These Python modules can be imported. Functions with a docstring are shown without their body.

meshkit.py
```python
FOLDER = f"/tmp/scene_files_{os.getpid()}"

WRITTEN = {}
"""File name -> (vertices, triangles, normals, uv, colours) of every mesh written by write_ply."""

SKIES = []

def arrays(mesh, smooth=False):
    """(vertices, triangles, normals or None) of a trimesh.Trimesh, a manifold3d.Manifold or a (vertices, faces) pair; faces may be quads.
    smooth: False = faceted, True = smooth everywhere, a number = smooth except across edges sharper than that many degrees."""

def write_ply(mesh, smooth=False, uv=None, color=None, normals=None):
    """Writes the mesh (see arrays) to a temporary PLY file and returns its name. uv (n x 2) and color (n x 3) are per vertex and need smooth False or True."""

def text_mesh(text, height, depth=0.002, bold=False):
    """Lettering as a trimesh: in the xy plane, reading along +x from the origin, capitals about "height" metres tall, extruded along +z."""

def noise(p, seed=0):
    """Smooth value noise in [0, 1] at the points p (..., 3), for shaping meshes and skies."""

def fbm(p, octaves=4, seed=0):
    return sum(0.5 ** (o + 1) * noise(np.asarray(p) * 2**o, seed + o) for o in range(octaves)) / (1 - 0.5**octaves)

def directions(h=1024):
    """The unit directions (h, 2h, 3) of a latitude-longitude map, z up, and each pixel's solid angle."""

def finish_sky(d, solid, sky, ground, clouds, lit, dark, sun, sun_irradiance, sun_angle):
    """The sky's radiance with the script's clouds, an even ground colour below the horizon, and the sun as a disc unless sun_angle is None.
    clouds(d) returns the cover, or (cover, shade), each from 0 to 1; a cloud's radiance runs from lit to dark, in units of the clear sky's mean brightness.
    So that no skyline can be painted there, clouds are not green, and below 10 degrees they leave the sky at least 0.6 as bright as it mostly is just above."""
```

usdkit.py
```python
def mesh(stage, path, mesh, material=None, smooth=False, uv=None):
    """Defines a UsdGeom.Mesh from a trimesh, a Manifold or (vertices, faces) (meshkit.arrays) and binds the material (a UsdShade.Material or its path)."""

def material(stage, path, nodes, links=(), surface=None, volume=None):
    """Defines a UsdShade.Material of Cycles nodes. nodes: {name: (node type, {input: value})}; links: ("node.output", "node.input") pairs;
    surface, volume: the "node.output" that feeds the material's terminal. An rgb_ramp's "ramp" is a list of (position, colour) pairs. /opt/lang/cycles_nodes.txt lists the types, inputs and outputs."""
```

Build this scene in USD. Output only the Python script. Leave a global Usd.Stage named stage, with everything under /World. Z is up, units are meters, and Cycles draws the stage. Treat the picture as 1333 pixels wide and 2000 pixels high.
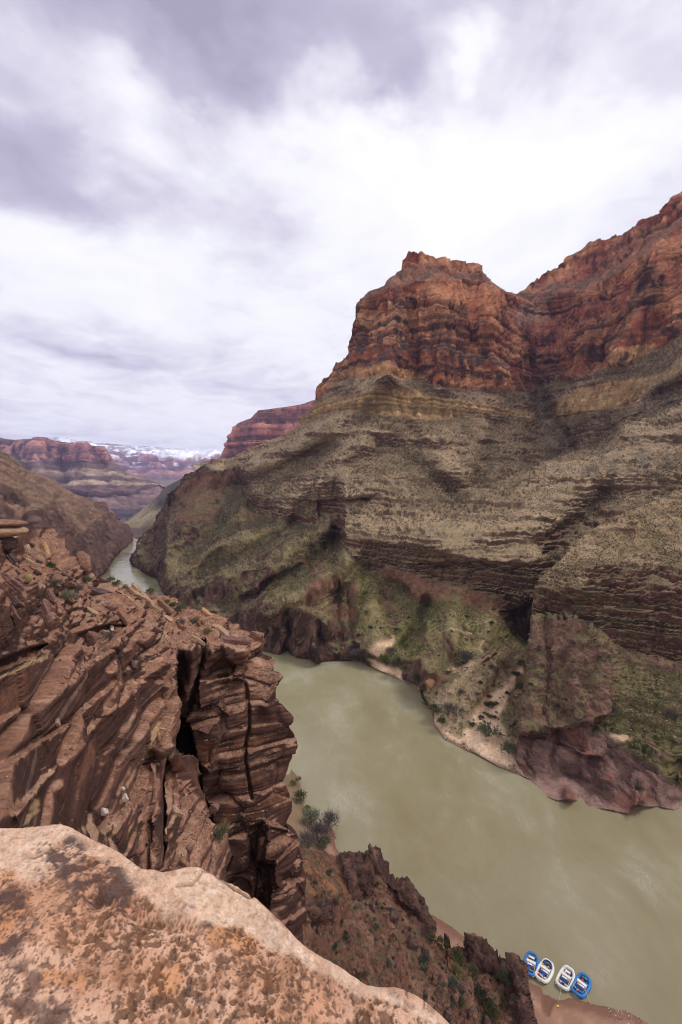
import math, random
import numpy as np
import trimesh, usdkit
from scipy import ndimage
from scipy.interpolate import RBFInterpolator
from scipy.spatial import cKDTree
from pxr import Usd, UsdGeom, UsdLux, UsdShade, Gf, Sdf, Vt

stage = Usd.Stage.CreateInMemory()
UsdGeom.Xform.Define(stage, '/World')
UsdGeom.Scope.Define(stage, '/World/Looks')
T = Sdf.ValueTypeNames
PI = math.pi

# ------------------------------------------------------------------ camera
F = 889.0            # focal length in pixels of the 1333 px wide photograph (16 mm on a 24 mm wide frame)
HOR = 980.0          # the horizon's row
CAMZ = 110.0         # the eye is 110 m above the river (z = 0)
cam = UsdGeom.Camera.Define(stage, '/World/camera')
cam.CreateHorizontalApertureAttr(24.0)
cam.CreateVerticalApertureAttr(36.0)
cam.CreateFocalLengthAttr(24.0 * F / 1333.0)
cam.CreateVerticalApertureOffsetAttr(-20.0 / 1333.0 * 24.0)
cam.CreateFStopAttr(0.0)
cam.CreateClippingRangeAttr(Gf.Vec2f(0.05, 100000.0))
cam.CreateExposureAttr(0.28)
cx = UsdGeom.Xformable(cam)
cx.AddTranslateOp().Set(Gf.Vec3d(0, 0, CAMZ))
cx.AddRotateXOp().Set(90.0)

# ------------------------------------------------------------------ sky and sun (overcast)
SUN_EL, SUN_ROT = math.radians(54), math.radians(-98)   # behind the cloud, high on the left
sky_nodes = {
    'tc': ('texture_coordinate', {}),
    'sep': ('separate_xyz', {}),
    'zc': ('math', {'math_type': 'maximum', 'value2': 0.04}),
    'za': ('math', {'math_type': 'add', 'value2': 0.10}),
    'px': ('math', {'math_type': 'divide'}),
    'py': ('math', {'math_type': 'divide'}),
    'flat': ('combine_xyz', {'z': 0.37}),
    'big': ('noise_texture', {'dimensions': '3D', 'scale': 0.75, 'detail': 3.0, 'roughness': 0.5, 'distortion': 0.25}),
    'mid': ('noise_texture', {'dimensions': '3D', 'scale': 1.9, 'detail': 6.0, 'roughness': 0.56, 'distortion': 0.5}),
    'fine': ('noise_texture', {'dimensions': '3D', 'scale': 4.6, 'detail': 8.0, 'roughness': 0.6, 'distortion': 0.5}),
    'sky': ('sky_texture', {'sky_type': 'single_scattering', 'sun_disc': False, 'sun_elevation': SUN_EL, 'sun_rotation': SUN_ROT}),
    'ramp': ('rgb_ramp', {'ramp': [(0.0, (3.4, 3.1, 4.1)), (0.33, (4.9, 4.6, 5.75)), (0.5, (6.7, 6.5, 7.3)), (0.70, (8.5, 8.42, 8.75)), (1.0, (9.5, 9.5, 9.5))]}),
    'mix': ('mix_color', {'blend_type': 'mix', 'fac': 0.96, 'use_clamp': True}),
    'bg': ('background_shader', {'strength': 0.1}),
}
sky_links = [('tc.generated', 'sep.vector'), ('sep.z', 'zc.value1'), ('zc.value', 'za.value1'),
             ('sep.x', 'px.value1'), ('za.value', 'px.value2'), ('sep.y', 'py.value1'), ('za.value', 'py.value2'),
             ('px.value', 'flat.x'), ('py.value', 'flat.y'),
             ('flat.vector', 'big.vector'), ('flat.vector', 'mid.vector'), ('flat.vector', 'fine.vector')]
# cloud banks: (photo px, py, radius in the flat cloud plane, strength); the direction gives the place of the bank in the cloud layer
def cloud_place(px, py):
    d = np.array([(px - 666.5) / F, 1.0, (HOR - py) / F]); d /= np.linalg.norm(d)
    return d[0] / (max(d[2], .04) + .1), d[1] / (max(d[2], .04) + .1)
BANKS = [(560, 40, .34, -.50), (150, 60, .30, -.34), (1000, 60, .30, -.30), (1290, 150, .16, -.22), (760, 190, .12, -.26), (600, 110, .2, -.2), (380, 100, .2, -.25),
         (80, 330, .30, -.40), (430, 400, .30, -.22), (1180, 420, .30, -.06),
         (250, 240, .20, .22), (700, 330, .40, .25), (1000, 300, .30, .25), (1200, 260, .2, .15), (930, 90, .06, .28), (60, 180, .15, .12),
         (150, 560, .6, .10), (900, 480, .3, .12), (500, 560, .5, .06), (250, 690, .5, -.12), (560, 720, .6, .05)]
sky_nodes['warp'] = ('noise_texture', {'dimensions': '3D', 'scale': 2.2, 'detail': 5.0, 'roughness': 0.55})
sky_nodes['warp0'] = ('vector_math', {'math_type': 'subtract', 'vector2': (.5, .5, .5)})
sky_nodes['warps'] = ('vector_math', {'math_type': 'scale', 'scale': 0.55})
sky_nodes['wflat'] = ('vector_math', {'math_type': 'add'})
sky_links += [('flat.vector', 'warp.vector'), ('warp.color', 'warp0.vector1'), ('warp0.vector', 'warps.vector1'), ('flat.vector', 'wflat.vector1'), ('warps.vector', 'wflat.vector2')]
sky_nodes['s0'] = ('math', {'math_type': 'multiply_add', 'value2': 0.60, 'value3': -0.25})
sky_nodes['s1'] = ('math', {'math_type': 'multiply_add', 'value2': 0.72})
sky_nodes['s2'] = ('math', {'math_type': 'multiply_add', 'value2': 0.48})
sky_links += [('big.fac', 's0.value1'), ('mid.fac', 's1.value1'), ('s0.value', 's1.value3'), ('fine.fac', 's2.value1'), ('s1.value', 's2.value3')]
prev = 's2.value'
for i, (bx_, by_, br, bs) in enumerate(BANKS):
    qx, qy = cloud_place(bx_, by_)
    br, bs = br * 1.25, bs * 1.25
    sky_nodes[f'd{i}'] = ('vector_math', {'math_type': 'distance', 'vector2': (qx, qy, 0.37)})
    sky_nodes[f'm{i}'] = ('map_range', {'range_type': 'smoothstep', 'from_min': 0.0, 'from_max': br, 'to_min': bs, 'to_max': 0.0, 'clamp': True})
    sky_nodes[f'a{i}'] = ('math', {'math_type': 'add'})
    sky_links += [('wflat.vector', f'd{i}.vector1'), (f'd{i}.value', f'm{i}.value'), (f'm{i}.result', f'a{i}.value1'), (prev, f'a{i}.value2')]
    prev = f'a{i}.value'
sky_links += [(prev, 'ramp.fac'), ('sky.color', 'mix.a'), ('ramp.color', 'mix.b'), ('mix.result', 'bg.color')]
sky_mat = usdkit.material(stage, '/World/Looks/sky', sky_nodes, sky_links, surface='bg.background')
dome = UsdLux.DomeLight.Define(stage, '/World/sky')
UsdShade.MaterialBindingAPI.Apply(dome.GetPrim()).Bind(sky_mat)
dome.GetPrim().SetCustomDataByKey('kind', 'structure')
dome.GetPrim().SetCustomDataByKey('label', 'overcast sky with pale lilac and grey clouds')
dome.GetPrim().SetCustomDataByKey('category', 'sky')
sun = UsdLux.DistantLight.Define(stage, '/World/sun')
sun.CreateIntensityAttr(0.4)
sun.CreateAngleAttr(16.0)
sun.CreateColorAttr(Gf.Vec3f(1.0, 0.95, 0.88))
sun.GetPrim().CreateAttribute('inputs:normalize', T.Bool).Set(True)
sx = UsdGeom.Xformable(sun)
sx.AddRotateZOp().Set(-math.degrees(SUN_ROT) + 180.0)
sx.AddRotateXOp().Set(-(90.0 - math.degrees(SUN_EL)))

# ------------------------------------------------------------------ helpers
NAMES = {}
def numbered(name, parent='/World'):
    key = f'{parent}/{name}'
    n = NAMES.get(key, 0)
    NAMES[key] = n + 1
    return key if n == 0 else f'{key}_{n:03d}'

def tag(prim, label=None, cat=None, group=None, kind=None):
    p = prim.GetPrim() if hasattr(prim, 'GetPrim') else prim
    for k, v in (('label', label), ('category', cat), ('group', group), ('kind', kind)):
        if v:
            p.SetCustomDataByKey(k, v)
    return p

def put(path, v, f, mat, n=None, cd=None):
    """One Mesh prim from vertices, triangles or quads, vertex normals and a vertex colour."""
    m = UsdGeom.Mesh.Define(stage, path)
    f = np.asarray(f, np.int32)
    m.CreatePointsAttr(Vt.Vec3fArray.FromNumpy(np.ascontiguousarray(v, np.float32)))
    m.CreateFaceVertexCountsAttr(Vt.IntArray.FromNumpy(np.full(len(f), f.shape[1], np.int32)))
    m.CreateFaceVertexIndicesAttr(Vt.IntArray.FromNumpy(f.ravel()))
    m.CreateSubdivisionSchemeAttr('none')
    if n is not None:
        m.CreateNormalsAttr(Vt.Vec3fArray.FromNumpy(np.ascontiguousarray(n, np.float32)))
        m.SetNormalsInterpolation('vertex')
    if cd is not None:
        UsdGeom.PrimvarsAPI(m).CreatePrimvar('Cd', T.Color3fArray, 'vertex').Set(Vt.Vec3fArray.FromNumpy(np.ascontiguousarray(cd, np.float32)))
    if mat is not None:
        UsdShade.MaterialBindingAPI.Apply(m.GetPrim()).Bind(mat)
    return m

def W(px, py, Y):
    """The point seen at a pixel of the photograph at depth Y."""
    px, py, Y = np.broadcast_arrays(np.asarray(px, float), np.asarray(py, float), np.asarray(Y, float))
    return np.stack([(px - 666.5) / F * Y, Y, CAMZ + (HOR - py) / F * Y], -1)

def water_Y(py, z=0.0):
    return F * (CAMZ - z) / (np.asarray(py, float) - HOR)

TILE = np.random.RandomState(11).rand(64, 64, 64).astype(np.float32) * 2 - 1
def vn(p, seed=0):
    p = np.asarray(p, np.float32) + np.float32(seed * 7.31 + 3.7)
    i = np.floor(p)
    t = p - i
    c = i + t * t * (3 - 2 * t)
    return ndimage.map_coordinates(TILE, np.moveaxis(c, -1, 0), order=1, mode='grid-wrap')

def fbm(p, octaves=4, seed=0, gain=.5, lac=2.03):
    a, s, w = 0, 0, 1.0
    p = np.asarray(p, np.float32)
    for o in range(octaves):
        a = a + w * vn(p * np.float32(lac ** o), seed + 5 * o)
        s += w
        w *= gain
    return a / s * 1.35

def ridged(p, octaves=4, seed=0, gain=.5):
    a, s, w = 0, 0, 1.0
    p = np.asarray(p, np.float32)
    for o in range(octaves):
        a = a + w * (1 - 2 * np.abs(vn(p * np.float32(2.03 ** o), seed + 5 * o)))
        s += w
        w *= gain
    return a / s

def sstep(x, a, b):
    t = np.clip((x - a) / (b - a), 0, 1)
    return t * t * (3 - 2 * t)

def cells(P, size, seed, warp=.25):
    """Blocks between joints: (a random number for each block, the distance to the nearest joint in block sizes)."""
    q = np.asarray(P, np.float32).reshape(-1, 3) / np.float32(size)
    q = q + warp * np.stack([vn(q * 1.7, seed), vn(q * 1.7, seed + 1), vn(q * 1.7, seed + 2)], -1)
    c = np.unique(np.floor(q).astype(np.int64), axis=0)
    o = np.stack(np.meshgrid(*[[-1, 0, 1]] * 3, indexing='ij'), -1).reshape(-1, 3)
    c = np.unique((c[:, None] + o[None]).reshape(-1, 3), axis=0)
    r = np.random.RandomState(seed)
    h = ((c[:, 0] * 73856093) ^ (c[:, 1] * 19349663) ^ (c[:, 2] * 83492791) + seed * 7919) & 0xFFFFF
    tab = r.rand(4, 0x100000).astype(np.float32)
    pts = c + .5 + .42 * (np.stack([tab[0][h], tab[1][h], tab[2][h]], -1) * 2 - 1)
    d, i = cKDTree(pts).query(q, k=2, workers=-1)
    sh = np.asarray(P).shape[:-1]
    return (tab[3][h][i[:, 0]] * 2 - 1).reshape(sh), (d[:, 1] - d[:, 0]).reshape(sh)

class Strata:
    """Beds of uneven thickness: each has its own proudness, tone and a sharp edge."""
    def __init__(self, seed, tmin, tmax, span=2200.0, res=None, z0=-300.0):
        r = np.random.RandomState(seed)
        self.z0 = z0
        res = res or tmin / 7
        self.res = res
        edges = [0.0]
        while edges[-1] < span:
            edges.append(edges[-1] + tmin * (tmax / tmin) ** (r.rand() ** 1.5))
        edges = np.array(edges)
        z = np.arange(0, span, res)
        k = np.searchsorted(edges, z, 'right') - 1
        off, tone = r.rand(len(edges)) * 2 - 1, r.rand(len(edges))
        t = (z - edges[k]) / np.maximum(edges[np.minimum(k + 1, len(edges) - 1)] - edges[k], 1e-6)
        prof = off[k] + .35 * (1 - (2 * t - 1) ** 4) - .5 * np.exp(-((t) / .12) ** 2)
        self.off = prof.astype(np.float32)
        self.tone = tone[k].astype(np.float32)
    def _at(self, a, z):
        i = (z - self.z0) / self.res
        i0 = np.floor(i).astype(int) % (len(a) - 1)
        t = i - np.floor(i)
        return a[i0] * (1 - t) + a[i0 + 1] * t
    def __call__(self, z): return self._at(self.off, z)
    def t(self, z): return self._at(self.tone, z)

def line(pts, px, smooth=False):
    pts = np.array([[q[0], q[1], (water_Y(q[1]) if len(q) < 3 else q[2])] for q in pts], float)
    return np.interp(px, pts[:, 0], pts[:, 1]), np.interp(px, pts[:, 0], pts[:, 2])

def inside(poly, x, y):
    poly = np.asarray(poly, float)
    r = np.zeros(x.shape, bool)
    bb = (x >= poly[:, 0].min()) & (x <= poly[:, 0].max()) & (y >= poly[:, 1].min()) & (y <= poly[:, 1].max())
    xs, ys = x[bb], y[bb]
    rr = np.zeros(xs.shape, bool)
    for (x1, y1), (x2, y2) in zip(poly, np.roll(poly, -1, 0)):
        if y1 == y2: continue
        rr ^= ((y1 > ys) != (y2 > ys)) & (xs < (x2 - x1) * (ys - y1) / (y2 - y1) + x1)
    r[bb] = rr
    return r

def pdist(poly, x, y, closed=False):
    poly = np.asarray(poly, float)
    nxt = np.roll(poly, -1, 0) if closed else poly[1:]
    d = np.full(x.shape, 1e9)
    for (x1, y1), (x2, y2) in zip(poly, nxt):
        dx, dy = x2 - x1, y2 - y1
        t = np.clip(((x - x1) * dx + (y - y1) * dy) / max(dx * dx + dy * dy, 1e-9), 0, 1)
        d = np.minimum(d, (x - x1 - t * dx) ** 2 + (y - y1 - t * dy) ** 2)
    return np.sqrt(d)

def soft(poly, x, y, s):
    """1 inside the outline, 0 outside, over a soft edge s wide."""
    d = pdist(poly, x, y, True)
    return sstep(np.where(inside(poly, x, y), d, -d), -s, s)

def grid_normals(P, flip=False):
    du, dv = np.gradient(P, axis=1), np.gradient(P, axis=0)
    n = np.cross(du, dv)
    n /= np.linalg.norm(n, axis=-1, keepdims=True) + 1e-12
    return -n if flip else n

def facing(P, flip_to=None):
    """Unit normals of a grid that face the eye."""
    n = grid_normals(P)
    v = np.array([0, 0, CAMZ]) - P
    s = np.sign((n * v).sum(-1).mean())
    return n * s, s

def grid_faces(nr, nc, s):
    a = (np.arange(nr - 1)[:, None] * nc + np.arange(nc - 1)[None]).ravel()
    q = np.stack([a, a + 1, a + nc + 1, a + nc], 1)
    # orientation so that the geometric normal agrees with sign s of du x dv
    return q if s > 0 else q[:, ::-1]

def blur(P, s):
    return np.stack([ndimage.gaussian_filter(P[..., k], s, mode='nearest') for k in range(P.shape[-1])], -1)

def loft(px, lines, nrow, warp=None):
    """A grid (rows from the skyline down, one column for each px). Between two lines the section is straight in space. Returns pixel rows, depths and the band coordinate."""
    py_, Y_ = zip(*[line(l, px) for l in lines])
    py_, Y_ = np.array(py_), np.array(Y_)
    if warp is not None:
        for i, a in enumerate(warp):
            if a:
                py_[i] += a * fbm(np.stack([px / 30.0, px * 0 + i * 3.3, px * 0], -1), 5, 40 + i, .6)
                Y_[i] *= 1 + .012 * fbm(np.stack([px / 60.0, px * 0 + i * 3.3, px * 0 + 9], -1), 4, 60 + i)
    for i in range(1, len(py_)):
        bad = py_[i] < py_[i - 1] + .02
        Y_[i] = np.where(bad & (i > 0), Y_[i - 1], Y_[i])
        py_[i] = np.maximum(py_[i], py_[i - 1] + .02)
    PY = np.clip(np.linspace(py_[0].min() - 1, py_[-1].max() + 1, nrow)[:, None], py_[0][None], py_[-1][None])
    IY, S = np.empty_like(PY), np.empty_like(PY)
    for c in range(len(px)):
        IY[:, c] = np.interp(PY[:, c], py_[:, c], 1 / Y_[:, c])
        S[:, c] = np.interp(PY[:, c], py_[:, c], np.arange(len(py_)))
    return PY, 1 / IY, S

def tidy(P, PY):
    """Rows above the skyline or below the last line all lie on it."""
    P = P.copy()
    r = np.arange(len(PY))[:, None]
    first = np.maximum((PY <= PY[0][None]).sum(0) - 1, 0)
    last = len(PY) - np.maximum((PY >= PY[-1][None]).sum(0), 1)
    idx = np.clip(r, first[None], last[None])
    return np.take_along_axis(P, idx[..., None] if P.ndim == 3 else idx, 0)

def cull(f, v):
    """Leaves out quads that have no area."""
    a, b, c, d = (v[f[:, k]] for k in range(4))
    return f[np.linalg.norm(np.cross(c - a, d - b), axis=1) > 1e-9]

def unstretched(P, PX, Y):
    """1 where the grid follows a surface, towards 0 where it bridges a jump in depth."""
    g = np.linalg.norm(np.gradient(P, axis=1), axis=-1) / (np.abs(np.gradient(PX, axis=1)) * Y / F + 1e-6)
    return 1 / (1 + (np.minimum(g, 1e3) / 7.0) ** 3)

def modify(PX, PY, Y, mods):
    for m in mods:
        if m[0] == 'ridge':
            d = pdist(m[1], PX, PY)
            Y = Y - m[3] * np.exp(-(d / m[2]) ** 2)
        else:
            Y = Y + m[3] * soft(m[1], PX, PY, m[2])
    return Y

def lerp(a, b, t):
    a, b = np.asarray(a, float), np.asarray(b, float)
    return a + (b - a) * t[..., None]

def back_rows(P, n, run, drop):
    """Rows that carry on behind the skyline: the top of the rock and its far side."""
    out = []
    v = P[0] - np.array([0, 0, CAMZ]); v[:, 2] = 0
    v /= np.linalg.norm(v, axis=1, keepdims=True)
    for k in range(n, 0, -1):
        t = k / n
        q = P[0] + v * run * t
        q[:, 2] = P[0][:, 2] - drop * t ** 1.6 - .01 * run * t
        out.append(q)
    return np.concatenate([np.array(out), P], 0)

def vcol_material(path, rough=.95, bump=None, var=.35, scales=(1.0, 6.0), stretch=(1, 1, 1), spec=.06, bstr=.6, bdist=.1):
    """Rock or soil: its own colour from the mesh, broken up by grain at two scales, with fine relief."""
    nodes = {
        'at': ('attribute', {'attribute': 'Cd'}), 'geo': ('geometry', {}),
        'map': ('mapping', {'mapping_type': 'point', 'scale': stretch}),
        'n1': ('noise_texture', {'scale': scales[0], 'detail': 8.0, 'roughness': .65}),
        'n2': ('noise_texture', {'scale': scales[1], 'detail': 6.0, 'roughness': .7}),
        'r1': ('map_range', {'from_min': .3, 'from_max': .7, 'to_min': 1 - var, 'to_max': 1 + var}),
        'r2': ('map_range', {'from_min': .3, 'from_max': .7, 'to_min': 1 - var, 'to_max': 1 + var}),
        'm': ('math', {'math_type': 'multiply'}),
        'c': ('vector_math', {'math_type': 'scale'}),
        'add': ('math', {'math_type': 'add'}),
        'b': ('bump', {'strength': bstr, 'distance': bdist}),
        'p': ('principled_bsdf', {'roughness': rough, 'specular_ior_level': spec}),
    }
    links = [('geo.position', 'map.vector'), ('map.vector', 'n1.vector'), ('map.vector', 'n2.vector'), ('n1.fac', 'r1.value'), ('n2.fac', 'r2.value'),
             ('r1.result', 'm.value1'), ('r2.result', 'm.value2'), ('at.color', 'c.vector1'), ('m.value', 'c.scale'), ('c.vector', 'p.base_color'),
             ('n1.fac', 'add.value1'), ('n2.fac', 'add.value2'), ('add.value', 'b.height'), ('b.normal', 'p.normal')]
    return usdkit.material(stage, path, nodes, links, surface='p.BSDF')

def structure(name, v, f, mat, n, cd, label, cat, split=None):
    """A piece of the setting; split: {part name: face mask} makes each mask a part."""
    path = numbered(name)
    if not split:
        m = put(path, v, f, mat, n, cd)
        return tag(m, label, cat, kind='structure')
    x = UsdGeom.Xform.Define(stage, path)
    for part, mask in split:
        ff = f[mask]
        if not len(ff): continue
        used, inv = np.unique(ff.ravel(), return_inverse=True)
        put(numbered(part, path), v[used], inv.reshape(ff.shape), mat, n[used], cd[used])
    return tag(x, label, cat, kind='structure')
# ------------------------------------------------------------------ materials of the setting
MAT_WALL = vcol_material('/World/Looks/canyon_rock', var=.30, scales=(.12, .9), stretch=(1, 1, 1.8), bdist=1.2, bstr=.7)
MAT_FAR = vcol_material('/World/Looks/far_rock', var=.18, scales=(.01, .05), stretch=(1, 1, 3), bdist=6.0, bstr=.5)
MAT_CLIFF = vcol_material('/World/Looks/bedded_sandstone', var=.26, scales=(.7, 5.0), stretch=(1, 1, 3.5), bdist=.06, bstr=.9, spec=.10)
MAT_HILL = vcol_material('/World/Looks/boulder_slope_rock', var=.35, scales=(.35, 2.2), bdist=.35, bstr=.9)
MAT_SAND = vcol_material('/World/Looks/river_sand', var=.10, scales=(.25, 3.0), bdist=.05, bstr=.4, rough=.8)

ROOF = []
GROUND = {}   # name -> grids for placing things

# ------------------------------------------------------------------ the canyon wall across the river (right side of the photograph)
SKY_M = [(252, 1092, 875), (261, 1080, 850), (267, 1070, 850), (268, 1058, 850), (277, 1051, 860), (290, 1036, 880), (301, 1020, 890), (312, 1002, 900), (321, 988, 915), (326, 973, 930), (348, 955, 945),
         (360, 935, 950), (367, 928, 945), (380, 923, 930), (398, 910, 910), (416, 899, 900), (440, 896, 900), (469, 885, 890), (514, 868, 860), (520, 860, 858), (556, 852, 815), (571, 840, 800), (582, 834, 800),
         (584, 813, 802), (608, 795, 803), (612, 783, 803), (615, 754, 805), (624, 738, 805), (638, 735, 800), (650, 730, 795), (656, 702, 790), (677, 691, 785), (689, 660, 778), (695, 615, 775), (698, 591, 775), (713, 573, 775), (752, 558, 773),
         (767, 537, 773), (785, 531, 775), (786, 507, 777), (800, 499, 778), (824, 493, 778), (845, 504, 780), (878, 505, 785), (905, 514, 790), (935, 523, 795), (939, 537, 800), (963, 556, 815), (990, 570, 850), (1008, 575, 890),
         (1053, 545, 912), (1098, 512, 905), (1125, 493, 895), (1167, 472, 875), (1215, 460, 855), (1248, 433, 835), (1278, 416, 815), (1299, 403, 800), (1311, 388, 792), (1333, 376, 780), (1400, 350, 740), (1500, 330, 690)]
CAPB = [(252, 0, 875), (760, 0, 775), (786, 530, 765), (809, 525, 765), (839, 522, 765), (860, 530, 764), (890, 534, 770), (935, 540, 788), (960, 556, 800), (1008, 577, 880), (1053, 562, 895), (1074, 553, 890), (1143, 547, 868),
        (1182, 526, 848), (1233, 505, 815), (1263, 478, 795), (1293, 451, 772), (1333, 424, 740), (1500, 375, 640)]
RT = [(252, 0, 875), (690, 0, 775), (700, 592, 766), (715, 580, 762), (767, 562, 752), (786, 560, 750), (809, 552, 748), (860, 546, 748), (905, 546, 758), (935, 553, 775), (960, 562, 790), (1008, 580, 865), (1032, 587, 872), (1062, 592, 872), (1089, 575, 868),
      (1143, 565, 845), (1188, 544, 815), (1233, 520, 785), (1263, 493, 765), (1293, 466, 742), (1333, 442, 708), (1500, 395, 600)]
RB = [(252, 0, 875), (604, 780, 800), (614, 783, 785), (635, 771, 765), (659, 745, 745), (674, 738, 735), (692, 741, 722), (728, 735, 702), (755, 727, 692), (785, 735, 690), (824, 745, 700), (875, 757, 712), (935, 762, 730), (1017, 764, 795),
      (1053, 752, 830), (1083, 745, 825), (1125, 742, 790), (1149, 733, 770), (1173, 721, 755), (1218, 718, 725), (1278, 682, 690), (1333, 658, 640), (1500, 590, 540)]
MT = [(252, 0, 875), (604, 785, 800), (614, 792, 778), (650, 780, 742), (689, 772, 712), (755, 756, 668), (815, 763, 675), (860, 777, 685), (905, 783, 692), (960, 795, 712), (1008, 802, 755), (1053, 805, 785), (1077, 799, 785), (1101, 778, 772), (1143, 757, 748), (1188, 748, 718),
      (1233, 739, 695), (1287, 730, 660), (1333, 715, 605), (1500, 650, 510)]
MB = [(252, 0, 875), (575, 834, 798), (584, 828, 785), (617, 813, 768), (689, 797, 698), (740, 808, 660), (800, 819, 655), (845, 822, 668), (902, 812, 680), (944, 806, 695), (1002, 811, 745), (1062, 823, 770), (1104, 820, 760), (1128, 811, 745), (1173, 802, 712),
      (1221, 799, 690), (1257, 784, 660), (1333, 760, 595), (1500, 700, 500)]
LT = [(252, 0, 875), (500, 868, 850), (515, 867, 835), (540, 864, 800), (560, 858, 770), (596, 846, 715), (665, 844, 628), (704, 841, 612), (740, 850, 600), (800, 856, 598), (860, 861, 604), (917, 866, 620), (960, 876, 640), (1000, 886, 660), (1060, 884, 690), (1095, 869, 705), (1125, 871, 700), (1164, 845, 690), (1205, 826, 668),
      (1230, 814, 650), (1333, 778, 580), (1500, 720, 480)]
LB = [(252, 0, 875), (500, 868, 850), (515, 869, 833), (540, 870, 798), (560, 862, 768), (590, 848, 716), (600, 854, 710), (665, 853, 625), (704, 852, 608), (740, 860, 597), (800, 867, 594), (860, 872, 600), (915, 874, 617), (925, 869, 620), (960, 877, 640), (1000, 887, 660), (1060, 885, 690), (1090, 870, 705), (1097, 877, 700), (1125, 879, 696), (1130, 868, 697), (1162, 847, 690), (1166, 855, 686), (1200, 836, 667), (1208, 827, 665),
      (1230, 815, 650), (1333, 779, 580), (1500, 721, 480)]
GB = [(252, 0, 875), (440, 903, 880), (500, 905, 770), (600, 896, 655), (700, 915, 548), (800, 925, 522), (880, 955, 520), (933, 957, 530), (987, 932, 600), (1023, 917, 632), (1095, 890, 685), (1161, 872, 672), (1221, 833, 642), (1333, 785, 565), (1500, 730, 470)]
CR = [(252, 0, 875), (440, 903.5, 880), (500, 905.5, 770), (600, 896.5, 655), (700, 915.5, 548), (800, 925.5, 522), (880, 955.5, 518), (933, 958, 500), (987, 933, 515), (1023, 918, 525), (1095, 891, 540), (1161, 873, 540), (1221, 834, 532), (1333, 786, 500), (1500, 731, 430)]
TT = [(252, 0, 875), (330, 960, 925), (360, 938, 940), (424, 921, 860), (472, 914, 800), (486, 950, 740), (500, 982, 660), (544, 994, 595), (607, 1008, 540), (622, 981, 530), (652, 976, 520), (658, 984, 515), (676, 1038, 408), (684, 1052, 400), (730, 1056, 384), (800, 1062, 362), (933, 1091, 345), (993, 1095, 335), (1077, 1103, 325), (1200, 1110, 320), (1500, 1120, 310)]
TB = [(252, 0, 875), (330, 985, 915), (360, 968, 920), (424, 955, 850), (472, 946, 785), (486, 975, 725), (500, 1004, 645), (544, 1012, 582), (607, 1025, 532), (622, 1021, 508), (654, 1036, 492), (660, 1042, 484), (676, 1078, 402), (684, 1090, 398), (735, 1121, 378), (786, 1145, 358), (810, 1172, 343), (852, 1172, 338), (882, 1169, 335), (939, 1181, 329), (960, 1187, 327), (975, 1196, 327), (992, 1214, 328), (1010, 1240, 328), (1036, 1262, 322), (1200, 1270, 312), (1500, 1280, 300)]
BT = [(252, 1094, 870), (261, 1084, 785), (304, 1100, 680), (330, 1130, 545), (380, 1180, 450), (440, 1205, 392), (500, 1200, 352), (540, 1195, 340), (590, 1190, 331), (640, 1215, 325), (680, 1245, 322), (720, 1270, 312), (756, 1291, 300), (795, 1292, 284), (830, 1340, 255), (850, 1395, 227), (870, 1425, 214), (900, 1445, 207), (940, 1455, 201), (975, 1480, 192), (1020, 1498, 186), (1044, 1505, 193), (1060, 1520, 192), (1200, 1560, 178), (1500, 1575, 172)]
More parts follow.
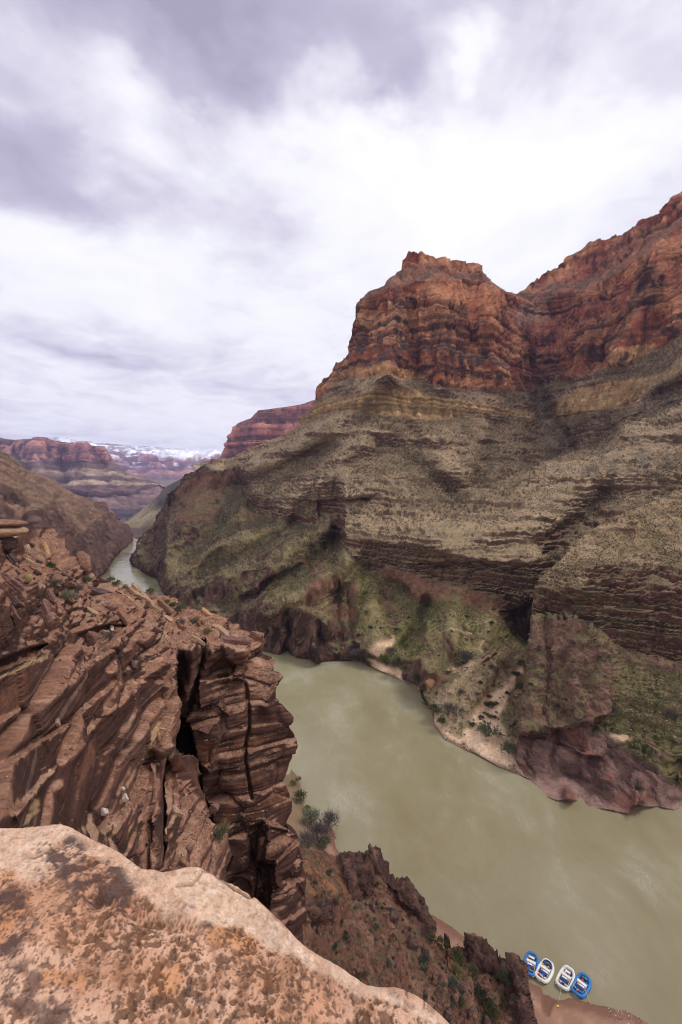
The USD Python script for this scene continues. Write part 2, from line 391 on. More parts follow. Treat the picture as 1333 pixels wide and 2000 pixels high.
SHPTS = [(252, 1096), (261, 1108), (290, 1121), (304, 1130), (317, 1157), (340, 1180), (380, 1210), (440, 1240), (515, 1272), (560, 1283), (600, 1287), (640, 1292), (660, 1289), (699, 1292), (720, 1301), (756, 1316), (795, 1337), (816, 1347), (822, 1361), (837, 1388), (846, 1406), (849, 1427), (870, 1451), (900, 1464), (930, 1472), (960, 1490), (975, 1500), (1032, 1522), (1062, 1555, 182), (1227, 1585, 172), (1500, 1590, 170)]
UW = [(q[0], q[1] + 3.0, float(water_Y(q[1] + 3.0, -3.0))) for q in SHPTS]
NCM, NRM = 860, 760
pxM = np.linspace(252.5, 1480, NCM)
LINES_M = [SKY_M, CAPB, RT, RB, MT, MB, LT, LB, GB, CR, TT, TB, BT, SHPTS, UW]
PYM, YM, SM = loft(pxM, LINES_M, NRM, warp=[2.2, 3, 4, 4, 4, 4, 2.0, 2.0, 0, 0, 4, 4, 6, .8, .8])
PXM = np.broadcast_to(pxM[None], PYM.shape).copy()
MODS_M = [
    # buttresses and bays of the big red cliff
    ('ridge', [(760, 560), (770, 640), (760, 720)], 30, 30), ('ridge', [(700, 600), (690, 690)], 24, 10), ('ridge', [(850, 560), (870, 650), (860, 750)], 22, 14),
    ('ridge', [(805, 600), (815, 730)], 12, -14), ('ridge', [(915, 560), (920, 750)], 18, -12), ('ridge', [(965, 590), (975, 740)], 20, 16),
    ('poly', [(1010, 600), (1120, 590), (1130, 740), (1030, 750)], 30, 34), ('ridge', [(1290, 480), (1260, 600), (1215, 690)], 26, 24), ('ridge', [(1190, 560), (1170, 700)], 20, -14), ('ridge', [(1140, 680), (1130, 735)], 14, 12),
    # fans and spurs below it
    ('ridge', [(755, 730), (690, 790), (600, 860), (500, 905)], 26, 26), ('ridge', [(755, 800), (740, 850)], 40, 8), ('ridge', [(667, 800), (640, 850)], 24, 14), ('ridge', [(800, 815), (850, 862)], 14, 8),
    ('ridge', [(712, 858), (640, 930), (560, 985)], 24, 26), ('ridge', [(640, 870), (590, 900), (500, 935)], 16, -18), ('ridge', [(860, 880), (900, 930), (930, 960)], 30, 16), ('ridge', [(740, 870), (830, 920), (880, 965)], 22, -14),
    ('ridge', [(1053, 760), (1062, 800), (1098, 850), (1110, 872)], 16, -26), ('ridge', [(1333, 725), (1280, 748), (1240, 790), (1215, 830)], 22, 26), ('ridge', [(1000, 800), (960, 880), (940, 940)], 22, -12), ('ridge', [(1140, 800), (1150, 830)], 16, 8),
    # the shelf above the ledge cliff
    ('ridge', [(1240, 870), (1150, 940), (1050, 1000), (950, 1040), (860, 1050)], 46, 16), ('ridge', [(1180, 970), (1100, 1050), (1080, 1100)], 26, -16), ('ridge', [(900, 975), (800, 990), (730, 1000)], 26, -10),
    ('poly', [(622, 978), (735, 974), (700, 1000), (672, 1036), (662, 1040), (622, 1022)], 4, 16),
    # lower spurs and gullies
    ('ridge', [(640, 1025), (560, 1070), (470, 1120), (360, 1160)], 16, 16), ('ridge', [(560, 1010), (480, 1050), (400, 1080), (340, 1125)], 14, 16), ('ridge', [(690, 1090), (640, 1130), (590, 1160), (520, 1200)], 20, 16),
    ('ridge', [(660, 1050), (600, 1110), (520, 1150), (440, 1190)], 13, -16), ('ridge', [(545, 1050), (470, 1090), (390, 1140)], 11, -12), ('ridge', [(420, 930), (380, 1000), (330, 1080), (290, 1110)], 16, 20), ('ridge', [(470, 950), (430, 1020), (370, 1090)], 18, -20),
    ('ridge', [(345, 960), (300, 1050), (275, 1100)], 10, -14), ('ridge', [(500, 960), (440, 1000)], 14, 14),
    ('ridge', [(560, 1195), (570, 1240), (560, 1280)], 9, -7), ('ridge', [(610, 1200), (615, 1250), (620, 1285)], 10, 8), ('ridge', [(500, 1150), (450, 1185), (400, 1205)], 9, 10), ('ridge', [(600, 1060), (540, 1110), (500, 1150)], 9, 9), ('ridge', [(440, 1060), (390, 1100), (330, 1150)], 9, 10), ('ridge', [(660, 1150), (655, 1200), (665, 1250)], 9, -6), ('ridge', [(525, 1100), (530, 1135)], 5, 6), ('ridge', [(395, 940), (350, 990), (310, 1050), (290, 1090)], 10, -16),
    ('ridge', [(835, 1180), (815, 1230), (790, 1265)], 12, -9), ('ridge', [(890, 1180), (880, 1240), (850, 1300)], 26, 9), ('ridge', [(720, 1140), (730, 1210), (740, 1260)], 24, 6), ('ridge', [(620, 1160), (640, 1230)], 14, 8), ('ridge', [(680, 1150), (690, 1240)], 10, -6),
    ('ridge', [(985, 1240), (1000, 1290), (975, 1330), (940, 1385)], 14, -5), ('ridge', [(960, 1200), (930, 1290), (880, 1350)], 18, 5), ('ridge', [(870, 1260), (876, 1310)], 6, 4), ('ridge', [(835, 1215), (836, 1255)], 5, 4), ('ridge', [(815, 1290), (840, 1320)], 14, 5),
    ('poly', [(990, 1195), (1018, 1182), (1045, 1172), (1045, 1250), (1025, 1262), (1008, 1240), (998, 1215)], 9, 13),
]
MODS_M = [(m[0], m[1], m[2], m[3] * 1.5) if m[0] == 'ridge' else m for m in MODS_M]
YM = modify(PXM, PYM, YM, MODS_M)
P0M = W(PXM, PYM, YM)
# which rock lies where (edges broken by noise)
wq = np.stack([PXM / 18, PYM / 18, PXM * 0], -1)
wx, wy = PXM + 7 * fbm(wq, 4, 3, .6), PYM + 5 * fbm(wq, 4, 8, .6)
SJ = SM
def band(a, b): return (SJ >= a) & (SJ < b)
TYPES = ['redwall', 'tan', 'tapeats', 'slope', 'green', 'schist', 'sand', 'grey', 'schist_red', 'talus']
kind = np.full(PYM.shape, 3)
kind[band(0, 1)] = 0; kind[band(1, 2)] = 9; kind[band(2, 3)] = 0; kind[band(3, 4)] = 3; kind[band(4, 5)] = 1; kind[band(5, 6)] = 3; kind[band(6, 7)] = 2; kind[band(7, 10)] = 3; kind[band(10, 11)] = 2; kind[band(11, 12)] = 4; kind[band(12, 15)] = 5
kind[(SJ > 12.4) & (wx > 690) & (wx < 822)] = 6; kind[(SJ > 12.0) & (wx > 850)] = 6
def paint(k, *polys):
    for q in polys:
        kind[inside(q, wx, wy)] = k
paint(5, [(240, 1120), (240, 1060), (320, 985), (355, 935), (400, 905), (430, 920), (470, 905), (478, 935), (455, 955), (438, 985), (400, 1035), (380, 1070), (350, 1075), (330, 1110), (300, 1180), (250, 1130)],
      [(300, 1180), (330, 1130), (395, 1130), (450, 1125), (470, 1150), (430, 1180), (390, 1215), (330, 1200)], [(430, 1215), (500, 1180), (560, 1180), (600, 1195), (640, 1210), (690, 1245), (722, 1275), (740, 1320), (500, 1300)],
      [(480, 1120), (535, 1105), (540, 1140), (500, 1175), (470, 1160)], [(780, 1288), (830, 1290), (855, 1320), (830, 1345), (790, 1335)], [(866, 1240), (880, 1240), (890, 1300), (868, 1300)])
paint(8, [(340, 960), (400, 925), (450, 935), (440, 965), (400, 985), (370, 990)], [(345, 1000), (400, 985), (425, 990), (420, 1020), (350, 1020)], [(590, 1165), (625, 1125), (660, 1125), (690, 1150), (640, 1160), (600, 1200)], [(640, 1180), (700, 1185), (700, 1210), (650, 1215)], [(680, 1140), (700, 1130), (698, 1180), (685, 1185)],
      [(735, 1118), (800, 1145), (815, 1172), (960, 1186), (985, 1190), (985, 1168), (860, 1140), (760, 1105)], [(830, 1330), (870, 1310), (900, 1325), (880, 1350), (840, 1350)])
paint(2, [(622, 978), (735, 974), (700, 1000), (672, 1036), (662, 1042), (622, 1022)], [(780, 985), (870, 985), (830, 1005), (780, 998)], [(980, 930), (1040, 928), (1010, 945), (970, 945)], [(1170, 958), (1330, 952), (1310, 962), (1180, 966)], [(1100, 1015), (1200, 1005), (1185, 1025), (1100, 1075), (1060, 1085), (1050, 1060)])
paint(5, [(985, 1192), (1045, 1165), (1045, 1262), (1015, 1255), (1000, 1225)])
paint(7, [(1333, 718), (1280, 745), (1245, 785), (1260, 815), (1340, 780)], [(1050, 770), (1080, 760), (1075, 800), (1110, 860), (1080, 880), (1040, 830)], [(1150, 880), (1300, 870), (1320, 910), (1180, 930), (1130, 930)])
paint(6, [(730, 1272), (742, 1250), (772, 1246), (768, 1268), (740, 1285)], [(1026, 1284), (1012, 1308), (985, 1342), (945, 1366), (930, 1385), (925, 1405), (955, 1408), (975, 1390), (992, 1362), (1006, 1338), (1018, 1312)], [(905, 1425), (975, 1395), (990, 1440), (1012, 1500), (960, 1485), (900, 1455)])
sbrk = fbm(np.stack([PXM / 9, PYM / 6, PXM * 0 + 8], -1), 4, 64, .6)
kind[(kind == 6) & (SJ < 12.3) & (sbrk < -.30) & (PXM > 860)] = 3
valley = inside([(862, 1310), (930, 1285), (1000, 1255), (1030, 1270), (1015, 1380), (1015, 1470), (960, 1490), (880, 1455), (852, 1400)], wx, wy)
kind[valley & (kind == 4) & (sbrk < .22)] = 3
kind[inside([(1028, 1282), (1012, 1306), (984, 1342), (938, 1366), (928, 1384), (918, 1420), (905, 1448), (965, 1486), (1000, 1490), (975, 1440), (968, 1405), (992, 1366), (1008, 1338), (1020, 1310)], wx, wy)] = 6
gsoft = fbm(np.stack([PXM / 14, PYM / 9, PXM * 0 + 4], -1), 4, 55, .6)
kind[(kind == 7) & (SJ > 3) & (gsoft < .08)] = 3
wts = {k: ndimage.gaussian_filter((kind == i).astype(np.float32), 1.6) for i, k in enumerate(TYPES)}
nM = blur(P0M, 9)
nM, sM = facing(nM)
P0 = P0M.astype(np.float32)
x_, y_, z_ = P0[..., 0], P0[..., 1], P0[..., 2]
zs = z_ + .03 * x_ + 3.0 * fbm(P0 / 60, 3, 21) + .7 * fbm(P0 / 14, 2, 22)
S_big, S_mid, S_fine = Strata(1, 7, 34), Strata(2, 2.5, 9), Strata(3, .9, 3.6)
rim = fbm(P0 / np.float32([42, 42, 150]), 4, 1, .55)
flute = ridged(P0 / np.float32([16, 16, 60]), 3, 2)
rough4 = fbm(P0 / np.float32([5, 5, 4]), 4, 4, .6)
slump = fbm(P0 / 34, 4, 5)
shelf = np.maximum(soft([(690, 960), (820, 940), (1000, 935), (1240, 900), (1333, 950), (1200, 1010), (1090, 1100), (930, 1085), (800, 1060), (690, 1050)], PXM, PYM, 30), soft([(470, 915), (600, 930), (720, 940), (740, 985), (640, 985), (540, 1000), (470, 960)], PXM, PYM, 14))
ledgem = sstep(fbm(P0 / np.float32([60, 60, 8]), 3, 9) + .55 * shelf + .12, .0, .42)
c1, e1 = cells(P0, (17, 17, 70), 301); c2, e2 = cells(P0, (5.5, 5.5, 11), 304); c3, e3 = cells(P0, (5.5, 5.5, 2.0), 307)
j1, j2, j3 = sstep(.16, 0, e1), sstep(.22, 0, e2), sstep(.25, 0, e3)
lowm = soft([(600, 800), (640, 700), (690, 620), (800, 600), (860, 650), (900, 690), (1010, 700), (1040, 740), (1010, 770), (860, 770), (700, 760)], PXM, PYM, 30)
mass = sstep(fbm(P0 / np.float32([90, 90, 40]), 3, 30), -.1, .35) * (1 - lowm)
D_red = 11 * rim + 5.5 * flute + (3.6 * S_big(zs) * (1 + .6 * slump) + 1.3 * S_mid(zs)) * (.25 + .75 * (1 - mass)) + 1.6 * rough4 + 3.2 * c1 - 2.4 * j1 + .7 * c2 - .5 * j2
D_tan = 4 * rim + 2.4 * flute + 2.4 * S_mid(zs) + 1.2 * S_fine(zs) + 1.1 * rough4 + 2.0 * c1 - 1.8 * j1 + .8 * c2 - .7 * j2
D_tap = 3.5 * fbm(P0 / np.float32([22, 22, 9]), 4, 6, .6) + 1.5 * S_fine(zs) + 1.5 * S_mid(zs) + .9 * rough4 + 1.5 * c3 - .8 * j3 + .9 * c2
gul = ridged(np.stack([x_ + .6 * y_, y_ * .3, z_ * .25], -1) / 26, 3, 17)
D_slo = 3.4 * slump + 2.0 * gul + 2.6 * fbm(P0 / 9, 3, 10) + 1.2 * fbm(P0 / 2.6, 3, 11, .65) + ledgem * (2.2 * S_fine(zs) + 1.6 * S_mid(zs) + 1.0 * c3)
D_sch = 8.5 * ridged(P0 / np.float32([22, 22, 40]), 5, 12, .6) + 3.6 * fbm(P0 / np.float32([6, 6, 9]), 4, 13, .65)
D_san = .25 * fbm(P0 / 6, 3, 14)
D = (wts['redwall'] * D_red + wts['tan'] * D_tan + wts['tapeats'] * D_tap + (wts['slope'] + wts['green'] + wts['grey'] + wts['talus']) * D_slo + (wts['schist'] + wts['schist_red']) * D_sch + wts['sand'] * D_san)
shore = np.clip((z_ - 0.0) / 5.0, .06, 1)
nearness = np.clip(P0[..., 1] / 420, .35, 1.0)
D = D * shore * nearness * .85
PM = tidy(P0M + nM * (D * ndimage.gaussian_filter(unstretched(P0M, PXM, YM), 1.5))[..., None], PYM)
# no displaced shore dips below its own water line far from the bank
NM, sM = facing(PM)
steep = np.abs(NM[..., 2])
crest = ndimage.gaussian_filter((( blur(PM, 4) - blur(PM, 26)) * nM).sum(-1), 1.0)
crest = np.clip(crest / 5.0, -1, 1)      # relief shading painted into colour: ridges paler, hollows darker, with dust and brush
# ---- colours of the wall
def varnish(P, seed, sc=(5, 5, 55), lo=.05, hi=.4):
    return sstep(fbm(P / np.float32(sc), 4, seed, .6), lo, hi)
streak = varnish(P0, 31)
panel = sstep(fbm(P0 / np.float32([30, 30, 38]), 4, 56, .5), .02, .14) * sstep(zs % 61, 3, 6)
blotch = sstep(fbm(P0 / np.float32([38, 38, 26]), 4, 32, .6), -.12, .3)
bl2 = sstep(fbm(P0 / np.float32([14, 14, 9]), 4, 33, .65), -.05, .35)
tone_b, tone_m, tone_f = S_big.t(zs), S_mid.t(zs), S_fine.t(zs)
red = lerp([.31, .092, .050], [.50, .215, .110], sstep(fbm(P0 / np.float32([20, 20, 30]), 4, 34), -.1, .5))
red = lerp(red, [.30, .085, .06], sstep(fbm(P0 / 50, 3, 35), -.1, .4) * .6)
red = lerp(red, [.60, .29, .15], panel * .6)
red = lerp(red, red * .4, np.clip(j1 * .6 + j2 * .15, 0, .7))
red = 1.12 * red * (1 + .12 * c2 + .16 * c1)[..., None]
red = lerp(red, red * .55, sstep(tone_m, .62, .78) * .6 * (1 - .6 * mass))
dk = np.clip(streak * .8 * blotch + blotch * bl2 * .95 + .35 * streak - .4 * panel, 0, 1)
lowred = soft([(600, 800), (640, 700), (700, 590), (800, 590), (860, 640), (900, 680), (1010, 690), (1040, 740), (1010, 770), (860, 765), (700, 760)], PXM, PYM, 30)
dk = np.clip(dk + lowred * (.25 + .75 * bl2) * sstep(tone_m + .5 * tone_f, .45, .9), 0, 1)
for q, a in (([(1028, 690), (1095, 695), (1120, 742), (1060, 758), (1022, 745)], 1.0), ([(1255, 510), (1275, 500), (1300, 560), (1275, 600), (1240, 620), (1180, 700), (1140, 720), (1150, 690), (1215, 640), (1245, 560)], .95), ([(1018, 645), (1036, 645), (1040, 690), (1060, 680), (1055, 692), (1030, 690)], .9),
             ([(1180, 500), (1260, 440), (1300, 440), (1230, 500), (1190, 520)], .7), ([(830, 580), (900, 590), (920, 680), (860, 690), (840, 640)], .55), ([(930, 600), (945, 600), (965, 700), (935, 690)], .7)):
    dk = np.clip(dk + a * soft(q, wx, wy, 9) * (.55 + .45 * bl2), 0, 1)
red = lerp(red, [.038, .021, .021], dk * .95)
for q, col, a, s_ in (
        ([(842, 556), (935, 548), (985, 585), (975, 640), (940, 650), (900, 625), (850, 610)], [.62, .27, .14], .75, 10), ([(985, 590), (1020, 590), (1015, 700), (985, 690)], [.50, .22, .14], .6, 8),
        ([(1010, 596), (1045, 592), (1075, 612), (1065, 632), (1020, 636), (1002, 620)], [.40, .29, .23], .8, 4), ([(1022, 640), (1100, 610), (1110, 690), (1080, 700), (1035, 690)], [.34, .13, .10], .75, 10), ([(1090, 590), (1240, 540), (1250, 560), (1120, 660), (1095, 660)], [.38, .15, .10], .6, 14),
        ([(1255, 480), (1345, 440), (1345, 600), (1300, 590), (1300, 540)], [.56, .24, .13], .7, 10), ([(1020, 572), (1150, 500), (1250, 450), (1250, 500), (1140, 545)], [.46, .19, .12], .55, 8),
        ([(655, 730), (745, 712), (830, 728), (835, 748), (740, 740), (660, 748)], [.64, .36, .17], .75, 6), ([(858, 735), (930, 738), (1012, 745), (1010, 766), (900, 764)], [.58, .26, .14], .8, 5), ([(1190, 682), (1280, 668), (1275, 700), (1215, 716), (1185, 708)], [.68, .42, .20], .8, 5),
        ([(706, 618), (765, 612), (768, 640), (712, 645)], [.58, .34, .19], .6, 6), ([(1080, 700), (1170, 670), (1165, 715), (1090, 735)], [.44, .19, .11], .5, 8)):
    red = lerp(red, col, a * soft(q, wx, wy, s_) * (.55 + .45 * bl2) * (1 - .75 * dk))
for q, col, a, s_ in (([(690, 650), (760, 600), (840, 640), (930, 690), (1000, 700), (1010, 728), (900, 725), (800, 700), (670, 720)], [.10, .075, .066], .62, 16), ([(1120, 640), (1340, 610), (1340, 660), (1200, 668), (1110, 700)], [.095, .07, .06], .6, 10), ([(700, 575), (770, 560), (800, 600), (740, 612), (700, 610)], [.14, .095, .08], .55, 10)):
    red = lerp(red, col, a * soft(q, wx, wy, s_) * sstep(tone_m + .6 * bl2, .55, .95))
red = lerp(red, [.19, .135, .10], sstep(steep, .5, .85) * .6)
red = lerp(red, red * .42, sstep(tone_f, .84, .9) * (.25 + .5 * (1 - mass)))
tan = lerp([.70, .45, .22], [.56, .32, .16], sstep(fbm(P0 / np.float32([12, 12, 30]), 4, 36), -.2, .4))
tan = lerp(tan, tan * .5, sstep(tone_m, .6, .8) * .8)
tan = lerp(tan, [.10, .062, .05], streak * bl2 * .6)
tan = lerp(tan, tan * .4, np.clip(j1 * .7 + j2 * .4, 0, .8)) * (1 + .2 * c2)[..., None]
tan = lerp(tan, [.26, .20, .12], sstep(steep, .55, .85) * .6)
tap = lerp([.105, .050, .038], [.175, .085, .060], tone_f * (.4 + .6 * sstep(slump, -.2, .2))) * (1 + .28 * c3 + .12 * c2)[..., None]
tap = lerp(tap, [.045, .024, .020], sstep(tone_m + .6 * slump, .55, .80) * .7)
tap = lerp(tap, tap * .4, j3 * .5)
tap = lerp(tap, [.05, .03, .028], varnish(P0, 37, (6, 6, 30), .15, .45) * .6)
tap = lerp(tap, [.22, .165, .10], sstep(steep, .4, .75) * .85)
spk = fbm(P0 / 1.6, 3, 38, .7)
slo = lerp([.30, .208, .132], [.215, .155, .094], sstep(fbm(P0 / 40, 4, 39) + .3 * gul, -.3, .4))
slo = lerp(slo, [.38, .27, .165], sstep(fbm(P0 / 12, 4, 40), .1, .5) * .6)
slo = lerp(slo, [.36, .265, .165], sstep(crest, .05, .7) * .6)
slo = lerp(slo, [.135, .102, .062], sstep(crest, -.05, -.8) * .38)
slo = lerp(slo, [.065, .052, .030], sstep(spk - .15 * crest, .02, .42) * .75)
slo = lerp(slo, [.075, .040, .030], np.clip(ledgem * (sstep(1 - steep, .38, .66) * .85 + sstep(tone_f + .25 * fbm(P0 / np.float32([16, 16, 4]), 3, 63), .72, .80) * .75), 0, .88))
upper = sstep(SM, 6.5, 4.5)
slo = lerp(slo, slo * [.95, .93, .95], upper)
gre = lerp([.165, .145, .055], [.235, .19, .088], sstep(fbm(P0 / 22, 4, 41), -.3, .4))
gre = lerp(gre, [.042, .046, .018], sstep(spk + .5 * fbm(P0 / 7, 3, 42), -.10, .45) * .85)
grx = sstep(PXM + 60 * fbm(P0 / 50, 3, 51), 720, 640)
gre = lerp(gre, lerp([.19, .145, .07], [.10, .078, .042], sstep(fbm(P0 / 18, 4, 52) + .4 * gul, -.25, .35)), grx * .75)
gre = lerp(gre, [.075, .045, .036], grx * sstep(fbm(np.stack([x_ * .8 - y_ * .4, y_ * .3, z_ + .5 * x_], -1) / 22, 4, 53, .6), .02, .28) * .9)
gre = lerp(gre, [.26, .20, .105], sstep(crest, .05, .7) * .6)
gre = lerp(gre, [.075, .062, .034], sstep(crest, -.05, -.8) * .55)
gre = lerp(gre, [.045, .036, .024], grx * sstep(spk, .0, .4) * .7)
gre = lerp(gre, [.16, .085, .06], sstep(fbm(P0 / np.float32([9, 9, 12]), 4, 43, .6), .22, .5) * .8)
sch = lerp([.070, .038, .030], [.125, .068, .050], sstep(fbm(P0 / np.float32([8, 8, 20]), 4, 44, .6), -.3, .4))
sch = lerp(sch, [.024, .017, .017], sstep(fbm(P0 / np.float32([5, 5, 18]), 4, 45, .65), .0, .3) * .85)
sch = lerp(sch, [.20, .115, .085], sstep(fbm(P0 / np.float32([7, 7, 12]), 4, 57, .65), .15, .4) * .6)
sch = lerp(sch, [.15, .13, .065], sstep(steep, .5, .85) * sstep(fbm(P0 / 10, 3, 46), -.3, .2) * .85)
scr = lerp([.205, .108, .070], [.135, .075, .050], sstep(fbm(P0 / np.float32([6, 6, 12]), 4, 47, .6), -.2, .4))
scr = lerp(scr, [.13, .11, .055], sstep(steep, .5, .85) * sstep(fbm(P0 / 10, 3, 46), -.2, .3) * .9)
san = lerp([.70, .49, .325], [.58, .39, .25], sstep(fbm(P0 / 5, 4, 48), -.3, .4))
san = lerp(san, [.16, .085, .06], sstep(1.5 - z_, 0, 1.2) * .85)      # wet sand at the water's edge
gry = lerp([.20, .15, .11], [.26, .20, .14], sstep(fbm(P0 / 9, 4, 49), -.3, .4))
gry = lerp(gry, [.065, .05, .04], sstep(spk + .3 * fbm(P0 / 6, 3, 54), -.1, .4) * .8)
tal = lerp([.23, .125, .090], [.165, .10, .075], sstep(fbm(P0 / 16, 4, 59), -.2, .3))
tal = lerp(tal, [.07, .05, .04], sstep(spk, .0, .4) * .7)
tal = lerp(tal, [.36, .15, .085], sstep(fbm(P0 / np.float32([22, 22, 10]), 4, 62, .6), .1, .3) * .7)
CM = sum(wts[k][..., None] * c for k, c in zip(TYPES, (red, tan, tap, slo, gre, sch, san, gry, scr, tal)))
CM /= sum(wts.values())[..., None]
# trails trodden in the sand of the side valley
for tr in ([(950, 1283), (965, 1292), (985, 1308), (972, 1330), (955, 1350)], [(905, 1310), (930, 1300), (950, 1283), (935, 1262), (945, 1248)], [(880, 1232), (905, 1236), (920, 1240)]):
    CM = lerp(CM, [.40, .28, .18], sstep(3.0 - pdist(tr, wx, wy) , 0, 2.0) * .8)
NB = 10
PMx = back_rows(PM, NB, 160.0, 70.0)
NMx, s_ = facing(PMx)
CMx = np.concatenate([np.repeat(CM[:1], NB, 0), CM], 0)
kx = np.concatenate([np.repeat(kind[:1], NB, 0), kind], 0)
Sx = np.concatenate([np.repeat(SM[:1], NB, 0), SM], 0)
fM = cull(grid_faces(PMx.shape[0], NCM, s_), PMx.reshape(-1, 3))
fs = Sx.ravel()[fM[:, 0]]
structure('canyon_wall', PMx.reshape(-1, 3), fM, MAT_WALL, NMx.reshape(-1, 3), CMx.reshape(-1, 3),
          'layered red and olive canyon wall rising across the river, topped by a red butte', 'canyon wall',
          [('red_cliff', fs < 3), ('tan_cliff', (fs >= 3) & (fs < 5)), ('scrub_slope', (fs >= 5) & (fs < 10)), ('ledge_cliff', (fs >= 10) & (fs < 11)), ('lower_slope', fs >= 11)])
GROUND['wall'] = (PXM, PYM, PM, NM, kind)

# ------------------------------------------------------------------ the nearer spur on the right
SKY_R = [(1006, 1477, 186), (1011, 1456, 190), (1016, 1432, 196), (1018, 1399, 205), (1023, 1360, 215), (1030, 1325, 222), (1036, 1265, 232), (1039, 1220, 238), (1041, 1175, 244), (1047, 1157, 247), (1053, 1130, 252), (1077, 1109, 260), (1107, 1082, 268), (1149, 1040, 285), (1191, 1013, 300), (1248, 991, 315), (1293, 973, 325), (1333, 955, 335), (1400, 925, 350), (1500, 890, 360)]
T2T = [(1006, 0, 190), (1036, 0, 240), (1041, 1180, 243), (1060, 1168, 240), (1100, 1152, 238), (1131, 1150, 238), (1188, 1145, 240), (1248, 1152, 240), (1333, 1172, 236), (1500, 1190, 225)]
T2B = [(1006, 0, 190), (1036, 0, 238), (1041, 1203, 239), (1120, 1214, 230), (1182, 1236, 226), (1203, 1256, 226), (1233, 1275, 226), (1278, 1292, 222), (1333, 1302, 217), (1500, 1325, 205)]
RMT = [(1006, 1478, 186), (1011, 1458, 189), (1016, 1437, 194), (1077, 1423, 197), (1143, 1417, 196), (1188, 1435, 191), (1233, 1462, 184), (1278, 1495, 177), (1308, 1530, 169), (1333, 1540, 167), (1500, 1555, 166)]
RMM = [(1006, 1479, 186), (1012, 1490, 184), (1030, 1502, 182), (1080, 1528, 177), (1110, 1530, 178), (1150, 1545, 170), (1227, 1562, 164), (1260, 1558, 168), (1290, 1562, 165), (1500, 1570, 165)]
SHR = [(1006, 1481), (1012, 1500), (1020, 1513), (1032, 1523), (1044, 1537), (1062, 1555), (1089, 1565), (1107, 1561), (1125, 1564), (1143, 1577), (1188, 1583), (1227, 1591), (1248, 1576), (1287, 1576), (1317, 1583), (1333, 1580), (1400, 1585), (1500, 1590)]
UWR = [(p, q + 4.0, float(water_Y(q + 4.0, -3.0))) for p, q in SHR]
NCR, NRR = 390, 470
pxR = np.linspace(1006, 1480, NCR)
PYR, YR, SR = loft(pxR, [SKY_R, T2T, T2B, RMT, RMM, SHR, UWR], NRR, warp=[1.6, 5, 5, 5, 3, .6, .6])
PXR = np.broadcast_to(pxR[None], PYR.shape).copy()
YR = modify(PXR, PYR, YR, [('poly', [(1020, 1205), (1120, 1200), (1188, 1245), (1194, 1300), (1192, 1385), (1150, 1410), (1015, 1432)], 5, -9),
                            ('ridge', [(1060, 1215), (1075, 1300), (1060, 1400)], 12, -4), ('ridge', [(1130, 1230), (1125, 1330), (1130, 1400)], 16, 4), ('ridge', [(1240, 1000), (1180, 1080), (1130, 1150)], 24, 8), ('ridge', [(1330, 1040), (1260, 1130)], 30, -6), ('ridge', [(1300, 1000), (1220, 1100), (1190, 1150)], 20, -4),
                            ('poly', [(1080, 1415), (1140, 1412), (1190, 1440), (1180, 1480), (1130, 1480), (1095, 1455)], 5, -5), ('ridge', [(1107, 1545), (1112, 1562)], 12, 5), ('ridge', [(1250, 1540), (1245, 1575)], 12, 6), ('ridge', [(1330, 1490), (1320, 1530)], 14, -5)])
P0R = W(PXR, PYR, YR)
wq = np.stack([PXR / 18, PYR / 18, PXR * 0 + 5], -1)
wx, wy = PXR + 6 * fbm(wq, 4, 3, .6), PYR + 5 * fbm(wq, 4, 8, .6)
TYR = ['slope', 'tapeats', 'green', 'spine', 'slab', 'sand']
kr = np.full(PYR.shape, 0)
kr[(SR >= 1) & (SR < 2)] = 1; kr[(SR >= 2) & (SR < 3)] = 2; kr[SR >= 3] = 4
def paint_r(k, *polys):
    for q in polys: kr[inside(q, wx, wy)] = k
paint_r(3, [(1000, 1440), (1030, 1210), (1120, 1212), (1190, 1248), (1197, 1385), (1160, 1420), (1080, 1425)], [(1190, 1262), (1260, 1280), (1340, 1300), (1340, 1322), (1250, 1302), (1195, 1285)])
paint_r(2, [(1210, 1455), (1340, 1440), (1340, 1530), (1290, 1500)])
paint_r(1, [(1150, 1100), (1340, 1118), (1340, 1175), (1140, 1160)])
paint_r(5, [(1190, 1436), (1225, 1432), (1240, 1446), (1205, 1448)])
wr = {k: ndimage.gaussian_filter((kr == i).astype(np.float32), 1.6) for i, k in enumerate(TYR)}
nR, _ = facing(blur(P0R, 7))
P0 = P0R.astype(np.float32)
z_ = P0[..., 2]
zs = z_ + .10 * P0[..., 0] + 1.6 * fbm(P0 / 40, 3, 21) + .4 * fbm(P0 / 10, 2, 22)
rough4 = fbm(P0 / np.float32([4, 4, 3]), 4, 4, .6)
ledgem = sstep(fbm(P0 / np.float32([40, 40, 6]), 3, 9) + .5 * sstep(PYR, 1060, 1130), -.05, .4)
c3, e3 = cells(P0, (4.2, 4.2, 1.5), 311); c4, e4 = cells(P0 @ np.float32([[.8, 0, .6], [0, 1, 0], [-.6, 0, .8]]), (13.0, 8.0, 3.4), 315)
j3, j4 = sstep(.25, 0, e3), sstep(.16, 0, e4)
D_slo = 1.4 * fbm(P0 / 22, 4, 5) + .8 * fbm(P0 / 6, 3, 10) + .4 * fbm(P0 / 1.7, 3, 11, .65) + ledgem * (1.2 * S_fine(zs) + .8 * c3)
D_tap = 2.5 * fbm(P0 / np.float32([14, 14, 6]), 4, 6, .6) + 1.2 * S_fine(zs) + 1.2 * S_mid(zs) + .6 * rough4 + 1.3 * c3 - .7 * j3
D_spi = 3.2 * ridged(P0 / np.float32([10, 10, 14]), 5, 12, .6) + 1.3 * rough4
crk = ridged(P0 @ np.float32([[.6, 0, -.5], [0, .25, 0], [.5, 0, 1.0]]) / 5.5, 4, 15, .55)
